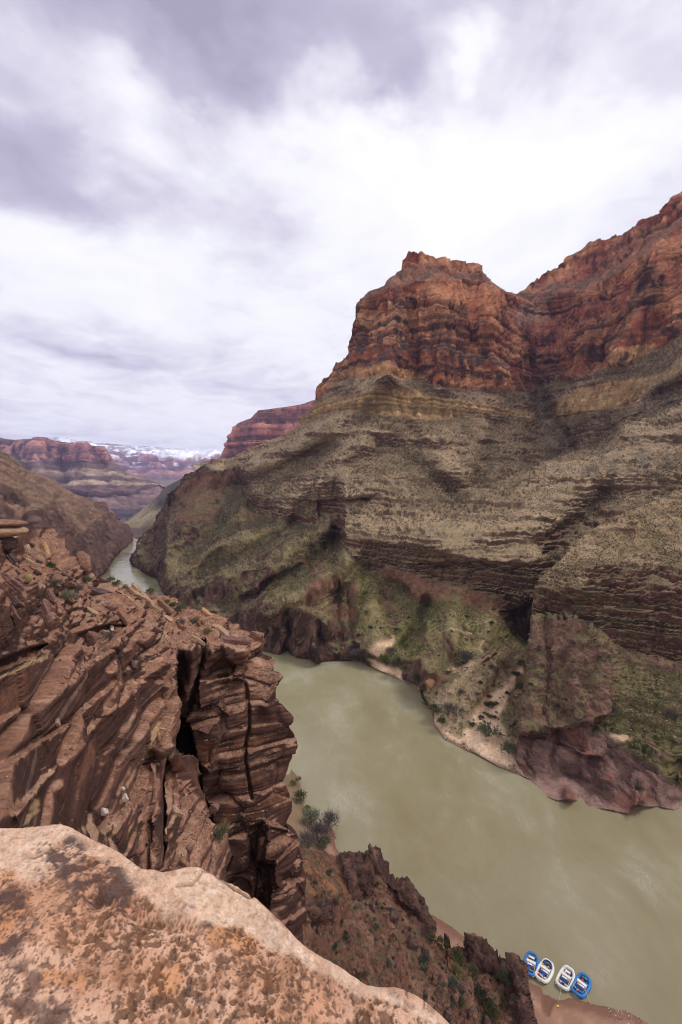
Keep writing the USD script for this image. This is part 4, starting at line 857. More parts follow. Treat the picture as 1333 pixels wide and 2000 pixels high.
c = lerp([.122, .058, .044], [.162, .080, .060], tm) * (1 + .12 * b1 + .07 * b2 + .10 * b3_)[..., None]
c = lerp(c, [.078, .038, .031], sstep(tk, .55, .72) * .5)
c = lerp(c, [.36, .25, .185], sstep(tf, .86, .90) * sstep(fbm(P0 / 6, 3, 146), -.05, .35) * .30 * (1 - fin * .5))
c = lerp(c, c * .45, np.clip(q1 * .6 + q2 * .3 + q3 * .6, 0, .8))
c = lerp(c, c * .72, (tl - .5) * .9)
c = lerp(c, [.22, .10, .06], sstep(fbm(P0 / np.float32([3, 3, 1.2]), 4, 147), .15, .5) * .45)
c = lerp(c, [.040, .023, .021], sstep(fbm(P0 / np.float32([1.3, 1.3, 4.5]), 4, 148, .6), .12, .5) * .6)
scree = lerp([.25, .125, .080], [.36, .205, .138], sstep(fbm(P0 / .35, 3, 149, .7), -.1, .5))
scree = lerp(scree, [.17, .085, .065], sstep(fbm(P0 / .16, 2, 150, .7), .1, .5) * .7)
scree = lerp(scree, [.40, .265, .18], sstep(fbm(P0 / 2.6, 4, 151), .15, .5) * .5)
ups = ndimage.gaussian_filter(up, 1.4)
ks = np.clip(sstep(ups + .10 * fbm(P0 / .8, 3, 154) + .10 * topness, .48, .70), 0, 1)
c = lerp(c, scree, ks)
ochre = np.zeros(c.shape[:2])
for q in ([(45, 1600), (55, 1585), (62, 1560), (50, 1548), (58, 1545), (66, 1562), (60, 1590), (40, 1615)], [(0, 1325), (60, 1290), (100, 1275), (95, 1284), (40, 1310), (0, 1338)], [(280, 1440), (300, 1415), (312, 1415), (312, 1440), (295, 1450), (290, 1480), (280, 1465)]):
    ochre = np.maximum(ochre, soft(q, PXL + jog, PYL + jog, 3))
c = lerp(c, [.40, .26, .145], ochre * .8)
rr = np.concatenate([PL], 0)
# the far side: the rock turns away behind its edge
nb = 12
ex = []
v = PL[:, -1] - np.array([0, 0, CAMZ]); v[:, 2] = 0
v /= np.linalg.norm(v, axis=1, keepdims=True)
for k in range(1, nb + 1):
    t = k / nb
    q = PL[:, -1] + v * (14 * t)[None] if False else PL[:, -1] + v * 14 * t
    q[:, 2] -= 6.0 * t ** 1.5 + .35 * 14 * t * np.clip((CAMZ - PL[:, -1, 2]) / 60, .05, 1)
    q[:, 0] -= 5.0 * t ** 1.3
    ex.append(q)
PLx = np.concatenate([PL, np.stack(ex, 1)], 1)
CLx = np.concatenate([c, np.repeat(c[:, -1:], nb, 1)], 1)
NLx, s_ = facing(PLx)
fL = cull(grid_faces(NRL, NCL + nb, s_), PLx.reshape(-1, 3))
sideF = np.concatenate([side, np.repeat(side[:, -1:], nb, 1)], 1)
topF = np.concatenate([topness, np.repeat(topness[:, -1:], nb, 1)], 1)
fs, ft = sideF.ravel()[fL[:, 0]] > .5, topF.ravel()[fL[:, 0]] > .5
structure('sandstone_cliff', PLx.reshape(-1, 3), fL, MAT_CLIFF, NLx.reshape(-1, 3), CLx.reshape(-1, 3), 'near red sandstone cliff with stepped beds and a split buttress above the river', 'cliff',
          [('buttress', fs), ('stony_bench', ~fs & ft), ('stepped_face', ~fs & ~ft)])
GROUND['cliff'] = (PXL, PYL, PL, NL, None)

# ------------------------------------------------------------------ the boulder slope below the cliff
HB_S = [(560, 1640, 99), (589, 1664, 100), (600, 1662, 102), (630, 1668, 110), (659, 1668, 117), (672, 1666, 118), (681, 1664, 118), (700, 1666, 118), (712, 1671, 118), (719, 1662, 118), (731, 1656, 118), (739, 1659, 118), (745, 1672, 117), (749, 1683, 116), (760, 1700, 114.5), (771, 1712, 113), (779, 1720, 112), (786, 1716, 111.5), (794, 1719, 111), (807, 1734, 110), (820, 1753, 109), (830, 1770, 108), (840, 1790, 107), (846, 1806, 106.5), (848, 1836, 105.5), (867, 1855, 104.5), (890, 1853, 104.5), (906, 1853, 104.5), (911, 1858, 104), (913, 1836, 104), (918, 1827, 104), (926, 1827, 104), (940, 1844, 103), (957, 1862, 102), (975, 1880, 101), (987, 1880, 100.5), (991, 1870, 100), (1009, 1869, 99.5), (1015, 1880, 98.5), (1025, 1902, 97), (1032, 1925, 96), (1036, 1959, 94.5), (1042, 2000, 92.5), (1050, 2070, 89)]
HB_A = [(560, 1750, 74), (600, 1750, 78), (650, 1750, 93), (700, 1745, 103), (750, 1750, 107), (800, 1780, 105), (846, 1830, 103), (880, 1862, 101), (912, 1870, 101), (960, 1885, 98), (1009, 1900, 96), (1030, 1940, 94), (1044, 2010, 91), (1050, 2072, 88.6)]
HB_B = [(560, 1900, 58), (600, 1900, 61), (700, 1900, 75), (800, 1900, 86), (900, 1920, 91), (960, 1950, 92), (1009, 1980, 90), (1040, 2030, 89), (1050, 2074, 88.4)]
HB_C = [(560, 2080, 46), (600, 2080, 49), (700, 2080, 64), (800, 2080, 75), (900, 2080, 81.5), (1000, 2080, 85.5), (1050, 2082, 87.6)]
NCH, NRH = 420, 380
pxH = np.linspace(565, 1049, NCH)
PYH, YH, SH_ = loft(pxH, [HB_S, HB_A, HB_B, HB_C], NRH, [1.2, 4, 4, 0])
PXH = np.broadcast_to(pxH[None], PYH.shape).copy()
YH = modify(PXH, PYH, YH, [('poly', [(660, 1668), (712, 1672), (728, 1705), (720, 1745), (690, 1760), (672, 1720)], 6, -3.0), ('ridge', [(727, 1660), (745, 1700), (780, 1740), (810, 1775), (845, 1830)], 9, 2.6), ('ridge', [(700, 1740), (735, 1790), (760, 1850)], 14, -2.2), ('poly', [(590, 1720), (660, 1720), (672, 1760), (655, 1800), (610, 1795), (590, 1770)], 8, -3.5),
                            ('ridge', [(920, 1830), (940, 1870), (985, 1900)], 9, 1.8), ('ridge', [(1000, 1872), (1020, 1950), (1035, 2010)], 11, 2.5), ('ridge', [(880, 1860), (920, 1920), (950, 1990)], 16, -1.6), ('ridge', [(600, 1810), (640, 1860), (700, 1920)], 16, -2.0)])
P0H = W(PXH, PYH, YH)
nH, _ = facing(blur(P0H, 7))
P0 = P0H.astype(np.float32)
blk = np.zeros(PXH.shape)
for q in ([(662, 1664), (712, 1668), (732, 1700), (722, 1748), (694, 1762), (668, 1715)], [(728, 1655), (745, 1660), (800, 1718), (846, 1800), (848, 1840), (825, 1835), (795, 1780), (752, 1725), (735, 1690)], [(910, 1825), (945, 1838), (995, 1890), (985, 1868), (1014, 1866), (1046, 2000), (1046, 2075), (1010, 2060), (1000, 1985), (980, 1925), (935, 1900), (912, 1860)], [(590, 1760), (665, 1755), (650, 1802), (600, 1800)]):
    blk = np.maximum(blk, soft(q, PXH + 8 * fbm(P0 / 5, 3, 160), PYH + 8 * fbm(P0 / 5, 3, 161), 4))
hb1, hg1 = cells(P0, (2.2, 2.2, 3.0), 341); hb2, hg2 = cells(P0, (.9, .9, .8), 345)
D = (blk * (1.8 * ridged(P0 / np.float32([4.5, 4.5, 6]), 4, 162, .6) + .7 * fbm(P0 / 1.2, 4, 163, .6) + .5 * hb1 - .4 * sstep(.15, 0, hg1)) + (1 - blk) * (.9 * ridged(P0 / np.float32([6, 6, 6]), 4, 164) + .45 * fbm(P0 / 1.1, 4, 165, .65) + .28 * hb2 * sstep(fbm(P0 / 3, 3, 166), -.1, .3)))
PH = tidy(P0H + nH * (D * unstretched(P0H, PXH, YH))[..., None], PYH)
NH, _ = facing(PH)
rk = lerp([.075, .040, .032], [.125, .068, .052], sstep(fbm(P0 / 2.2, 4, 166, .6), -.3, .4))
rk = lerp(rk, [.045, .028, .027], sstep(fbm(P0 / np.float32([1.6, 1.6, 3]), 4, 167, .6), .1, .5) * .7)
so = lerp([.150, .072, .048], [.205, .112, .075], sstep(fbm(P0 / 3.5, 4, 168), -.3, .4))
so = lerp(so, [.30, .13, .065], soft([(592, 1690), (650, 1690), (680, 1740), (660, 1800), (600, 1790)], PXH, PYH, 14) * sstep(fbm(P0 / 3, 3, 169), -.3, .3) * .8)
so = lerp(so, [.060, .034, .027], sstep(fbm(P0 / .8, 3, 170, .7), .0, .4) * .8)
so = lerp(so, [.10, .095, .055], sstep(fbm(P0 / 1.6, 4, 171, .65), .08, .4) * .55)
CH = lerp(so, rk, blk)
PHx = back_rows(PH, 8, 5.0, 22.0)
NHx, s_ = facing(PHx)
CHx = np.concatenate([np.repeat(CH[:1], 8, 0), CH], 0)
structure('boulder_slope', PHx.reshape(-1, 3), cull(grid_faces(PHx.shape[0], NCH, s_), PHx.reshape(-1, 3)), MAT_HILL, NHx.reshape(-1, 3), CHx.reshape(-1, 3), 'dark rubble slope dotted with shrubs between the near cliff and the river', 'slope')
GROUND['hill'] = (PXH, PYH, PH, NH, blk)

# ------------------------------------------------------------------ the sandy bank on this side
BK = [(520, 1490), (570, 1515), (583, 1530), (590, 1560), (600, 1585), (640, 1612), (655, 1640), (668, 1664), (700, 1692), (760, 1732), (800, 1757), (838, 1778), (867, 1792), (901, 1814), (924, 1835), (957, 1855), (987, 1874), (1030, 1909), (1046, 1920), (1086, 1935), (1112, 1946), (1149, 1954), (1181, 1965), (1205, 1967), (1234, 1970), (1255, 1984), (1277, 1998), (1330, 2025), (1420, 2060)]
BK_U = [(p, q - 12.0, float(water_Y(q - 12.0, -2.2))) for p, q in BK]
BK_1 = [(p, q + 26.0, float(water_Y(q + 26.0, .55))) for p, q in BK]
BK_2 = [(p, q + 110.0, float(water_Y(q + 110.0, 3.0))) for p, q in BK]
BK_3 = [(p, q + 260.0, float(water_Y(q + 260.0, 9.0))) for p, q in BK]
NCB, NRB = 320, 110
pxB = np.linspace(525, 1420, NCB)
PYB, YB, SB_ = loft(pxB, [BK_U, BK, BK_1, BK_2, BK_3], NRB, [0, 0, 0, 0, 0])
YB = ndimage.gaussian_filter(YB, (0, 5))
PXB = np.broadcast_to(pxB[None], PYB.shape).copy()
P0B = W(PXB, PYB, YB)
P0 = P0B.astype(np.float32)
scour = soft([(1056, 1940), (1064, 1928), (1096, 1932), (1108, 1950), (1082, 1958), (1074, 1985), (1060, 1980)], PXB, PYB, 3)
PB = P0B.copy()
PB[..., 2] += (.10 * fbm(P0 / 4, 4, 180) + .04 * fbm(P0 / .8, 3, 181)) * np.clip(PB[..., 2] / .5, 0, 1) + .05 * fbm(P0 / 3, 4, 184) - .28 * scour
NB_, s_ = facing(PB)
cs = lerp([.28, .155, .105], [.36, .215, .15], sstep(fbm(P0 / np.float32([4, 4, 1]), 4, 182), -.3, .4))
wet = sstep(SB_, 2.25 , 1.75)
cs = lerp(cs, [.16, .082, .055], np.clip(wet * .85 + scour * .8, 0, .95))
peb = sstep(PXB, 1190, 1215) * sstep(fbm(P0 / .5, 3, 183, .7), -.1, .3)
cs = lerp(cs, [.30, .17, .13], peb * .6)
left = sstep(PXB, 640, 600)
cs = lerp(cs, [.17, .125, .07], left * .8)
structure('river_bank', PB.reshape(-1, 3), grid_faces(NRB, NCB, s_), MAT_SAND, NB_.reshape(-1, 3), cs.reshape(-1, 3), 'reddish wet sand bank along the near side of the river', 'bank')
GROUND['bank'] = (PXB, PYB, PB, NB_, None)

# ------------------------------------------------------------------ the river and its bed
water_nodes = {
    'geo': ('geometry', {}), 'map': ('mapping', {'mapping_type': 'point', 'rotation': (0, 0, .95), 'scale': (1.0, .55, 1)}),
    'w1': ('noise_texture', {'scale': 1.5, 'detail': 5.0, 'roughness': .7, 'distortion': .3}),
    'w2': ('noise_texture', {'scale': .06, 'detail': 8.0, 'roughness': .62, 'distortion': .3}),
    'w3': ('noise_texture', {'scale': .022, 'detail': 4.0, 'roughness': .5, 'distortion': .5}),
    'k': ('map_range', {'from_min': .42, 'from_max': .68, 'to_min': .12, 'to_max': .75, 'clamp': True}),
    'h': ('math', {'math_type': 'multiply'}), 'h2': ('math', {'math_type': 'multiply_add', 'value2': 2.2}),
    'b': ('bump', {'strength': .7, 'distance': .22}),
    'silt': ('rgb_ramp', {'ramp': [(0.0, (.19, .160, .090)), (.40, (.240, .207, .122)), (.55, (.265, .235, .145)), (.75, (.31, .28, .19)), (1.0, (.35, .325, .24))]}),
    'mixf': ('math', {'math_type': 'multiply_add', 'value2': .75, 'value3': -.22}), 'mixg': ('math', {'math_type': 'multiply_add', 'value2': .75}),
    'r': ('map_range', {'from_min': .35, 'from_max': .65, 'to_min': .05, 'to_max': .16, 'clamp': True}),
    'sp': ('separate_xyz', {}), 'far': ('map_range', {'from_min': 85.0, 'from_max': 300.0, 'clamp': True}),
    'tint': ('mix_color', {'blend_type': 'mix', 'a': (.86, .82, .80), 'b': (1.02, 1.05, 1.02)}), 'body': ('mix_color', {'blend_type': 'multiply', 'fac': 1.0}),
    'sheen_area': ('map_range', {'from_min': .54, 'from_max': .70, 'clamp': True}), 'rip': ('map_range', {'from_min': .42, 'from_max': .62, 'clamp': True}), 'bf': ('math', {'math_type': 'multiply'}), 'bf2': ('math', {'math_type': 'multiply', 'value2': .34}),
    'sheen': ('mix_color', {'blend_type': 'mix', 'b': (.50, .48, .41)}),  # pale patches of sky sheen on ripples, painted into the water colour
    'p': ('principled_bsdf', {'ior': 1.33, 'specular_ior_level': .5}),
}
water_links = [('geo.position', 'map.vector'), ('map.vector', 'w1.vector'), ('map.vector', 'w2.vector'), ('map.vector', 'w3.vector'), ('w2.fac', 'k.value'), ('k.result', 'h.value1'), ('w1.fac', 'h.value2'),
               ('w2.fac', 'h2.value1'), ('h.value', 'h2.value3'), ('h2.value', 'b.height'), ('b.normal', 'p.normal'), ('w3.fac', 'mixf.value1'), ('w2.fac', 'mixg.value1'), ('mixf.value', 'mixg.value3'), ('mixg.value', 'silt.fac'), ('geo.position', 'sp.vector'), ('sp.y', 'far.value'), ('far.result', 'tint.fac'), ('silt.color', 'body.a'), ('tint.result', 'body.b'), ('w2.fac', 'sheen_area.value'), ('w1.fac', 'rip.value'), ('sheen_area.result', 'bf.value1'), ('rip.result', 'bf.value2'), ('bf.value', 'bf2.value1'), ('bf2.value', 'sheen.fac'), ('body.result', 'sheen.a'), ('sheen.result', 'p.base_color'), ('w2.fac', 'r.value'), ('r.result', 'p.roughness')]
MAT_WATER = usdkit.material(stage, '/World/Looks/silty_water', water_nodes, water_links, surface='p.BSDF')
gx = np.concatenate([np.linspace(-1600, -260, 12), np.linspace(-250, 260, 60)]); gy = np.concatenate([np.linspace(20, 700, 90), np.linspace(720, 3000, 24)])
G = np.stack(np.meshgrid(gx, gy, indexing='xy'), -1)
Pw = np.concatenate([G, np.zeros(G.shape[:2] + (1,))], -1)
# only the river's own width: far corners are left out where the banks stand anyway
fw = grid_faces(len(gy), len(gx), 1)
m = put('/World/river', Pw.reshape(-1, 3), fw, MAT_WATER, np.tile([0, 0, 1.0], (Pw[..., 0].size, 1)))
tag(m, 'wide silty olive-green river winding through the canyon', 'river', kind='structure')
bed = np.array([[-16000, -600, -6], [16000, -600, -6], [16000, 16000, -6], [-16000, 16000, -6]], float)
m = put('/World/ground', bed, [[0, 1, 2, 3]], MAT_SAND, None, np.tile([.2, .14, .1], (4, 1)))
tag(m, 'canyon floor under the river and the rock', 'ground', kind='structure')

# ------------------------------------------------------------------ the ledge at the photographer's feet
FL_S = [(-120, 1628), (0, 1617), (40, 1616), (90, 1611), (125, 1609), (150, 1620), (175, 1637), (200, 1647), (230, 1662), (255, 1680), (275, 1697), (300, 1699), (320, 1706), (345, 1700), (365, 1693), (385, 1693), (410, 1703), (440, 1722), (470, 1737), (500, 1757), (525, 1780), (550, 1806), (575, 1833), (600, 1857), (640, 1880), (680, 1905), (715, 1932), (740, 1937), (770, 1936), (800, 1946), (830, 1966), (860, 1990), (900, 2040), (960, 2110)]
NCF, NRF = 590, 330
pxF = np.linspace(-110, 940, NCF)
top = np.interp(pxF, [a for a, b in FL_S], [b for a, b in FL_S])
top = ndimage.gaussian_filter1d(top, 3) + 1.5 * fbm(np.stack([pxF / 25, pxF * 0, pxF * 0], -1), 4, 200)
tt = np.linspace(0, 1, NRF) ** 1.12
PYF = top[None] + tt[:, None] * (np.maximum(2120, top + 60) - top)[None]
PXF = np.broadcast_to(pxF[None], PYF.shape).copy()
Z0 = 1.55
YF = F * Z0 / (PYF - HOR)
# the brow: the last hand's breadth before the edge rolls over
edge = (PYF - top[None])
P0F = W(PXF, PYF, YF)
P0 = P0F.astype(np.float32)
h = .050 * fbm(P0 / .55, 3, 201) + .014 * fbm(P0 / .16, 3, 202)
pale = soft([(330, 1690), (380, 1685), (480, 1735), (600, 1850), (740, 1930), (880, 1990), (960, 2120), (930, 2120), (835, 1985), (775, 1955), (710, 1950), (620, 1890), (540, 1850), (470, 1800), (400, 1790), (345, 1740)], PXF + 10 * fbm(P0 / .12, 3, 203), PYF + 10 * fbm(P0 / .12, 3, 204), 8)
pale0 = soft([(-120, 1600), (130, 1600), (200, 1640), (290, 1700), (330, 1700), (400, 1760), (420, 1800), (330, 1790), (280, 1760), (200, 1680), (120, 1640), (90, 1660), (100, 1700), (60, 1740), (0, 1700), (-120, 1720)], PXF + 14 * fbm(P0 / .12, 3, 205), PYF + 14 * fbm(P0 / .12, 3, 206), 10)
pitted = np.clip(1 - pale - .8 * pale0, 0, 1)
# solution pits
rs = np.random.RandomState(5)
def pits(n, r0, r1, seed):
    r = np.random.RandomState(seed)
    x, y = r.uniform(-2.0, 1.0, n), r.uniform(1.05, 2.4, n)
    rad = r.uniform(r0, r1, n)
    q = P0F.reshape(-1, 3)[:, :2] + .012 * np.stack([fbm(P0 / .04, 3, 207), fbm(P0 / .04, 3, 208)], -1).reshape(-1, 2)
    d, i = cKDTree(np.stack([x, y], 1)).query(q, k=2)
    t = np.minimum(d[:, 0] / rad[i[:, 0]], d[:, 1] / rad[i[:, 1]])
    return np.clip(1 - t ** 2, 0, 1).reshape(PXF.shape)
dens = sstep(fbm(P0 / .22, 3, 209), -.35, .25) * pitted
p1, p2 = pits(3400, .006, .017, 1), pits(15000, .0025, .007, 2)
blob = fbm(P0 / np.float32([.034, .026, .03]), 4, 230, .6)
pb = sstep(blob, .12, .30)
h = h - .0055 * p1 * dens - .0022 * p2 * (.15 + dens) * (.25 + pitted) - .0055 * ndimage.gaussian_filter(pb, .8) * dens + .004 * fbm(P0 / .05, 4, 210, .6) * (.4 + pitted) + .0045 * fbm(P0 / .014, 3, 211, .6) + .007 * fbm(P0 / .06, 4, 225, .6) * (1 - pitted)
crack = np.exp(-(pdist([(400, 1692), (432, 1720), (470, 1742), (486, 1752), (505, 1752)], PXF + 5 * fbm(P0 / .05, 3, 212), PYF) / 2.6) ** 2) + .8 * np.exp(-(pdist([(345, 1728), (375, 1722), (395, 1705), (408, 1700)], PXF, PYF + 4 * fbm(P0 / .05, 3, 213)) / 3) ** 2)
h = h - .02 * crack
h = h + .03 * np.exp(-(pdist([(200, 1770), (290, 1800), (380, 1835), (480, 1835), (560, 1880), (640, 1940), (720, 2000)], PXF, PYF) / 26) ** 2) * fbm(P0 / .2, 3, 214) - .03 * np.exp(-(pdist([(180, 1750), (280, 1790), (380, 1815)], PXF, PYF) / 14) ** 2)
h = h - .014 * ndimage.gaussian_filter(sstep(pale, .2, .9), 9) - .012 * np.exp(-edge / 10.0)
big = ndimage.gaussian_filter(h, 14)
h = (h - big) * sstep(edge, -14, 16) + big * sstep(edge, -4, 60)
PF = P0F.copy()
PF[..., 2] += h
NF, _ = facing(PF)
base = lerp([.63, .39, .265], [.53, .285, .175], sstep(fbm(P0 / .3, 4, 215), -.2, .4))
base = lerp(base, [.54, .245, .105], sstep(fbm(P0 / .16, 4, 216, .6), .0, .4) * pitted * .75)
base = lerp(base, [.69, .50, .36], np.clip(pale + .7 * pale0, 0, 1) * .75)
base = lerp(base, [.30, .15, .085], sstep(fbm(P0 / .045, 4, 217, .6), .1, .5) * (.25 + .75 * pitted) * .75)
rimv = np.clip(pale + .7 * pale0, 0, 1)
base = lerp(base, [.56, .33, .22], rimv * sstep(fbm(P0 / .11, 4, 222, .6), -.05, .35) * .6)
base = lerp(base, [.40, .22, .14], rimv * sstep(fbm(P0 / .022, 4, 223, .65), .14, .4) * .55)
base = lerp(base, [.80, .64, .52], rimv * sstep(fbm(P0 / .035, 4, 224, .6), .18, .45) * .5)
dkp = np.zeros(PXF.shape)
for q, a in (([(75, 1640), (150, 1625), (195, 1660), (245, 1690), (275, 1720), (262, 1760), (255, 1790), (200, 1790), (165, 1770), (120, 1730), (70, 1720), (60, 1690)], .95), ([(-120, 1740), (30, 1745), (60, 1790), (70, 1830), (60, 1860), (20, 1900), (-120, 1900)], .95), ([(395, 1785), (440, 1780), (465, 1810), (440, 1822), (400, 1818)], .7), ([(352, 1760), (378, 1755), (380, 1775), (356, 1790)], .7), ([(-120, 1900), (120, 1900), (200, 2130), (-120, 2130)], .8)):
    dkp = np.maximum(dkp, a * soft(q, PXF + 26 * fbm(P0 / .10, 4, 218, .6), PYF + 26 * fbm(P0 / .10, 4, 219, .6), 12))
mott = sstep(fbm(P0 / .05, 4, 220, .65), -.22, .22)
base = lerp(base, [.070, .042, .042], dkp * mott * .94)
base = lerp(base, [.125, .058, .032], np.clip(p1 * dens * .9 + pb * dens + p2 * (.25 + pitted) * .8, 0, 1) * .82)
base = lerp(base, [.10, .058, .042], sstep(fbm(P0 / .018, 3, 221, .6), .24, .42) * (.2 + .8 * pitted) * .7)
base = lerp(base, [.20, .12, .08], np.clip(crack, 0, 1) * .7)
MAT_LEDGE = vcol_material('/World/Looks/pale_sandstone', var=.14, scales=(18.0, 120.0), bdist=.006, bstr=.7, rough=.85, spec=.15)
nbF = 14
back = []
d0 = PF[0] - np.array([0, 0, CAMZ]); d0[:, 2] = 0; d0 /= np.linalg.norm(d0, axis=1, keepdims=True)
for k in range(nbF, 0, -1):
    t = k / nbF
    q = PF[0] + d0 * (.22 * np.sin(t * 1.5))
    q[:, 2] -= .20 * (1 - np.cos(t * 1.5)) + 1.6 * t ** 3 + .55 * .22 * np.sin(t * 1.5)
    back.append(q)
PFx = np.concatenate([np.array(back), PF], 0)
CFx = np.concatenate([np.repeat(base[:1], nbF, 0), base], 0)
NFx, s_ = facing(PFx)
structure('sandstone_ledge', PFx.reshape(-1, 3), grid_faces(PFx.shape[0], NCF, s_), MAT_LEDGE, NFx.reshape(-1, 3), CFx.reshape(-1, 3), 'pale pitted sandstone ledge with dark stains at the near edge of the view', 'rock ledge')
# ------------------------------------------------------------------ the air between
HZ = usdkit.material(stage, '/World/Looks/haze', {'v': ('principled_volume', {'color': (.56, .57, 1.0), 'density': 3.6e-5, 'anisotropy': .2})}, [], volume='v.volume')
hb = trimesh.creation.box([31000, 17400, 2100.0])
hb.apply_translation([0, 8000, 2100 / 2 - 8.0])
m = put('/World/haze', hb.vertices, hb.faces, HZ)
tag(m, 'thin bluish haze in the air of the canyon', 'haze', kind='stuff')
# ------------------------------------------------------------------ where things stand
class Ground:
    """Finds the surface seen at a pixel of the photograph."""
    def __init__(self, *names):
        P = np.concatenate([GROUND[n][2].reshape(-1, 3) for n in names]); N = np.concatenate([GROUND[n][3].reshape(-1, 3) for n in names])
        self.P, self.N = P, N
        self.q = np.stack([666.5 + F * P[:, 0] / P[:, 1], HOR - F * (P[:, 2] - CAMZ) / P[:, 1]], 1)
        self.tree = cKDTree(self.q)
    def at(self, px, py):
        d, i = self.tree.query([px, py], k=160)
        k = i[:8][np.argmin(self.P[i[:8], 1] + 4 * d[:8])]
        near = i[np.abs(self.P[i, 1] / self.P[k, 1] - 1) < .06]
        n = self.N[near].mean(0)
        return self.P[k].copy(), n / np.linalg.norm(n)
GC, GW, GH, GB_ = Ground('cliff'), Ground('wall', 'spur'), Ground('hill'), Ground('bank')

def rot_to(n, lean=1.0):
    """Rotation that takes +z to the direction n (weakened by lean)."""
    n = np.array([0, 0, 1.0]) * (1 - lean) + np.asarray(n) * lean
    n /= np.linalg.norm(n)
    v, c = np.cross([0, 0, 1.0], n), n[2]
    K = np.array([[0, -v[2], v[1]], [v[2], 0, -v[0]], [-v[1], v[0], 0]])
    return np.eye(3) + K + K @ K / (1 + c + 1e-9)

def rot_z(a):
    return np.array([[math.cos(a), -math.sin(a), 0], [math.sin(a), math.cos(a), 0], [0, 0, 1.0]])

def xform(path, R, t, s=1.0):
    x = UsdGeom.Xform.Define(stage, path)
    M = np.eye(4); M[:3, :3] = (np.asarray(R) * s).T; M[3, :3] = t
    x.AddTransformOp().Set(Gf.Matrix4d(*M.ravel().tolist()))
    return x

# ------------------------------------------------------------------ loose rocks
def rock_material(name, a, b, dark, scale=3.0):
    nodes = {'tc': ('texture_coordinate', {}), 'geo': ('geometry', {}),
             'map': ('mapping', {'mapping_type': 'point', 'scale': (1, 1, 3)}),
             'n': ('noise_texture', {'scale': scale, 'detail': 7.0, 'roughness': .65}), 'n2': ('noise_texture', {'scale': scale * 6, 'detail': 5.0, 'roughness': .7}),
             'r': ('rgb_ramp', {'ramp': [(.25, dark), (.45, a), (.62, b), (.8, tuple(min(.8, 1.25 * q) for q in b))]}),
             'add': ('math', {'math_type': 'multiply_add', 'value2': .4}), 'sub': ('math', {'math_type': 'subtract', 'value2': .2}),
             'bu': ('bump', {'strength': .8, 'distance': .04}), 'p': ('principled_bsdf', {'roughness': .92, 'specular_ior_level': .12})}
    links = [('geo.position', 'map.vector'), ('map.vector', 'n.vector'), ('map.vector', 'n2.vector'), ('n2.fac', 'add.value1'), ('n.fac', 'add.value3'), ('add.value', 'sub.value1'), ('sub.value', 'r.fac'), ('r.color', 'p.base_color'), ('add.value', 'bu.height'), ('bu.normal', 'p.normal')]
    return usdkit.material(stage, f'/World/Looks/{name}', nodes, links, surface='p.BSDF')
RK = {'red': rock_material('red_sandstone', (.185, .095, .065), (.27, .15, .105), (.085, .045, .035)),
      'dark': rock_material('varnished_stone', (.085, .052, .050), (.135, .085, .078), (.045, .03, .03)),
      'purple': rock_material('purple_shale', (.15, .075, .062), (.215, .12, .10), (.08, .042, .038)),
      'tan': rock_material('tan_sandstone', (.32, .20, .125), (.42, .28, .185), (.17, .09, .06)),
      'ochre': rock_material('ochre_sandstone', (.36, .19, .09), (.46, .30, .17), (.17, .08, .045)),
      'white': rock_material('pale_stone', (.52, .42, .36), (.62, .53, .46), (.36, .26, .2)),
      'lava': rock_material('dark_boulder', (.075, .045, .04), (.13, .078, .064), (.035, .024, .024), 1.2)}

def stone(seed, l, w, h, slab=True, fine=False):
    """An angular stone: a broken slab with flat bed faces, or a chunky boulder."""
    r = np.random.RandomState(seed)
    n = r.randint(5, 9)
    a = np.sort(r.uniform(0, 2 * PI, n) * .35 + np.arange(n) / n * 2 * PI)
    rad = r.uniform(.72, 1.08, n)
    pts = []
    for z, s in (((-.5, .82), (-.38, .97), (.30, 1.0), (.5, .88)) if slab else ((-.5, .55), (-.2, .95), (.18, .92), (.5, .50))):
        j = r.uniform(.93, 1.05, n) if slab else r.uniform(.75, 1.1, n)
        off = r.normal(0, .05, 2)
        pts.append(np.stack([np.cos(a) * rad * s * j * l / 2 + off[0] * l, np.sin(a) * rad * s * j * w / 2 + off[1] * w, np.full(n, z * h) + r.normal(0, .05 * h, n) * (1 if slab else 2)], 1))
    m = trimesh.convex.convex_hull(np.concatenate(pts))
    if fine:
        for _ in range(3): m = m.subdivide()
        v = m.vertices.astype(np.float32)
        nn = m.vertex_normals
        sc = max(l, w)
        d = .035 * sc * fbm(v / (.30 * sc) + seed, 4, 7, .6) + .04 * h * np.sign(np.sin(v[:, 2] / h * 22 + 2 * fbm(v / (.5 * sc) + seed, 2, 3))) * (np.abs(nn[:, 2]) < .6) * (1 if slab else 0)
        m = trimesh.Trimesh(v + nn * d[:, None], m.faces, process=False)
    return m

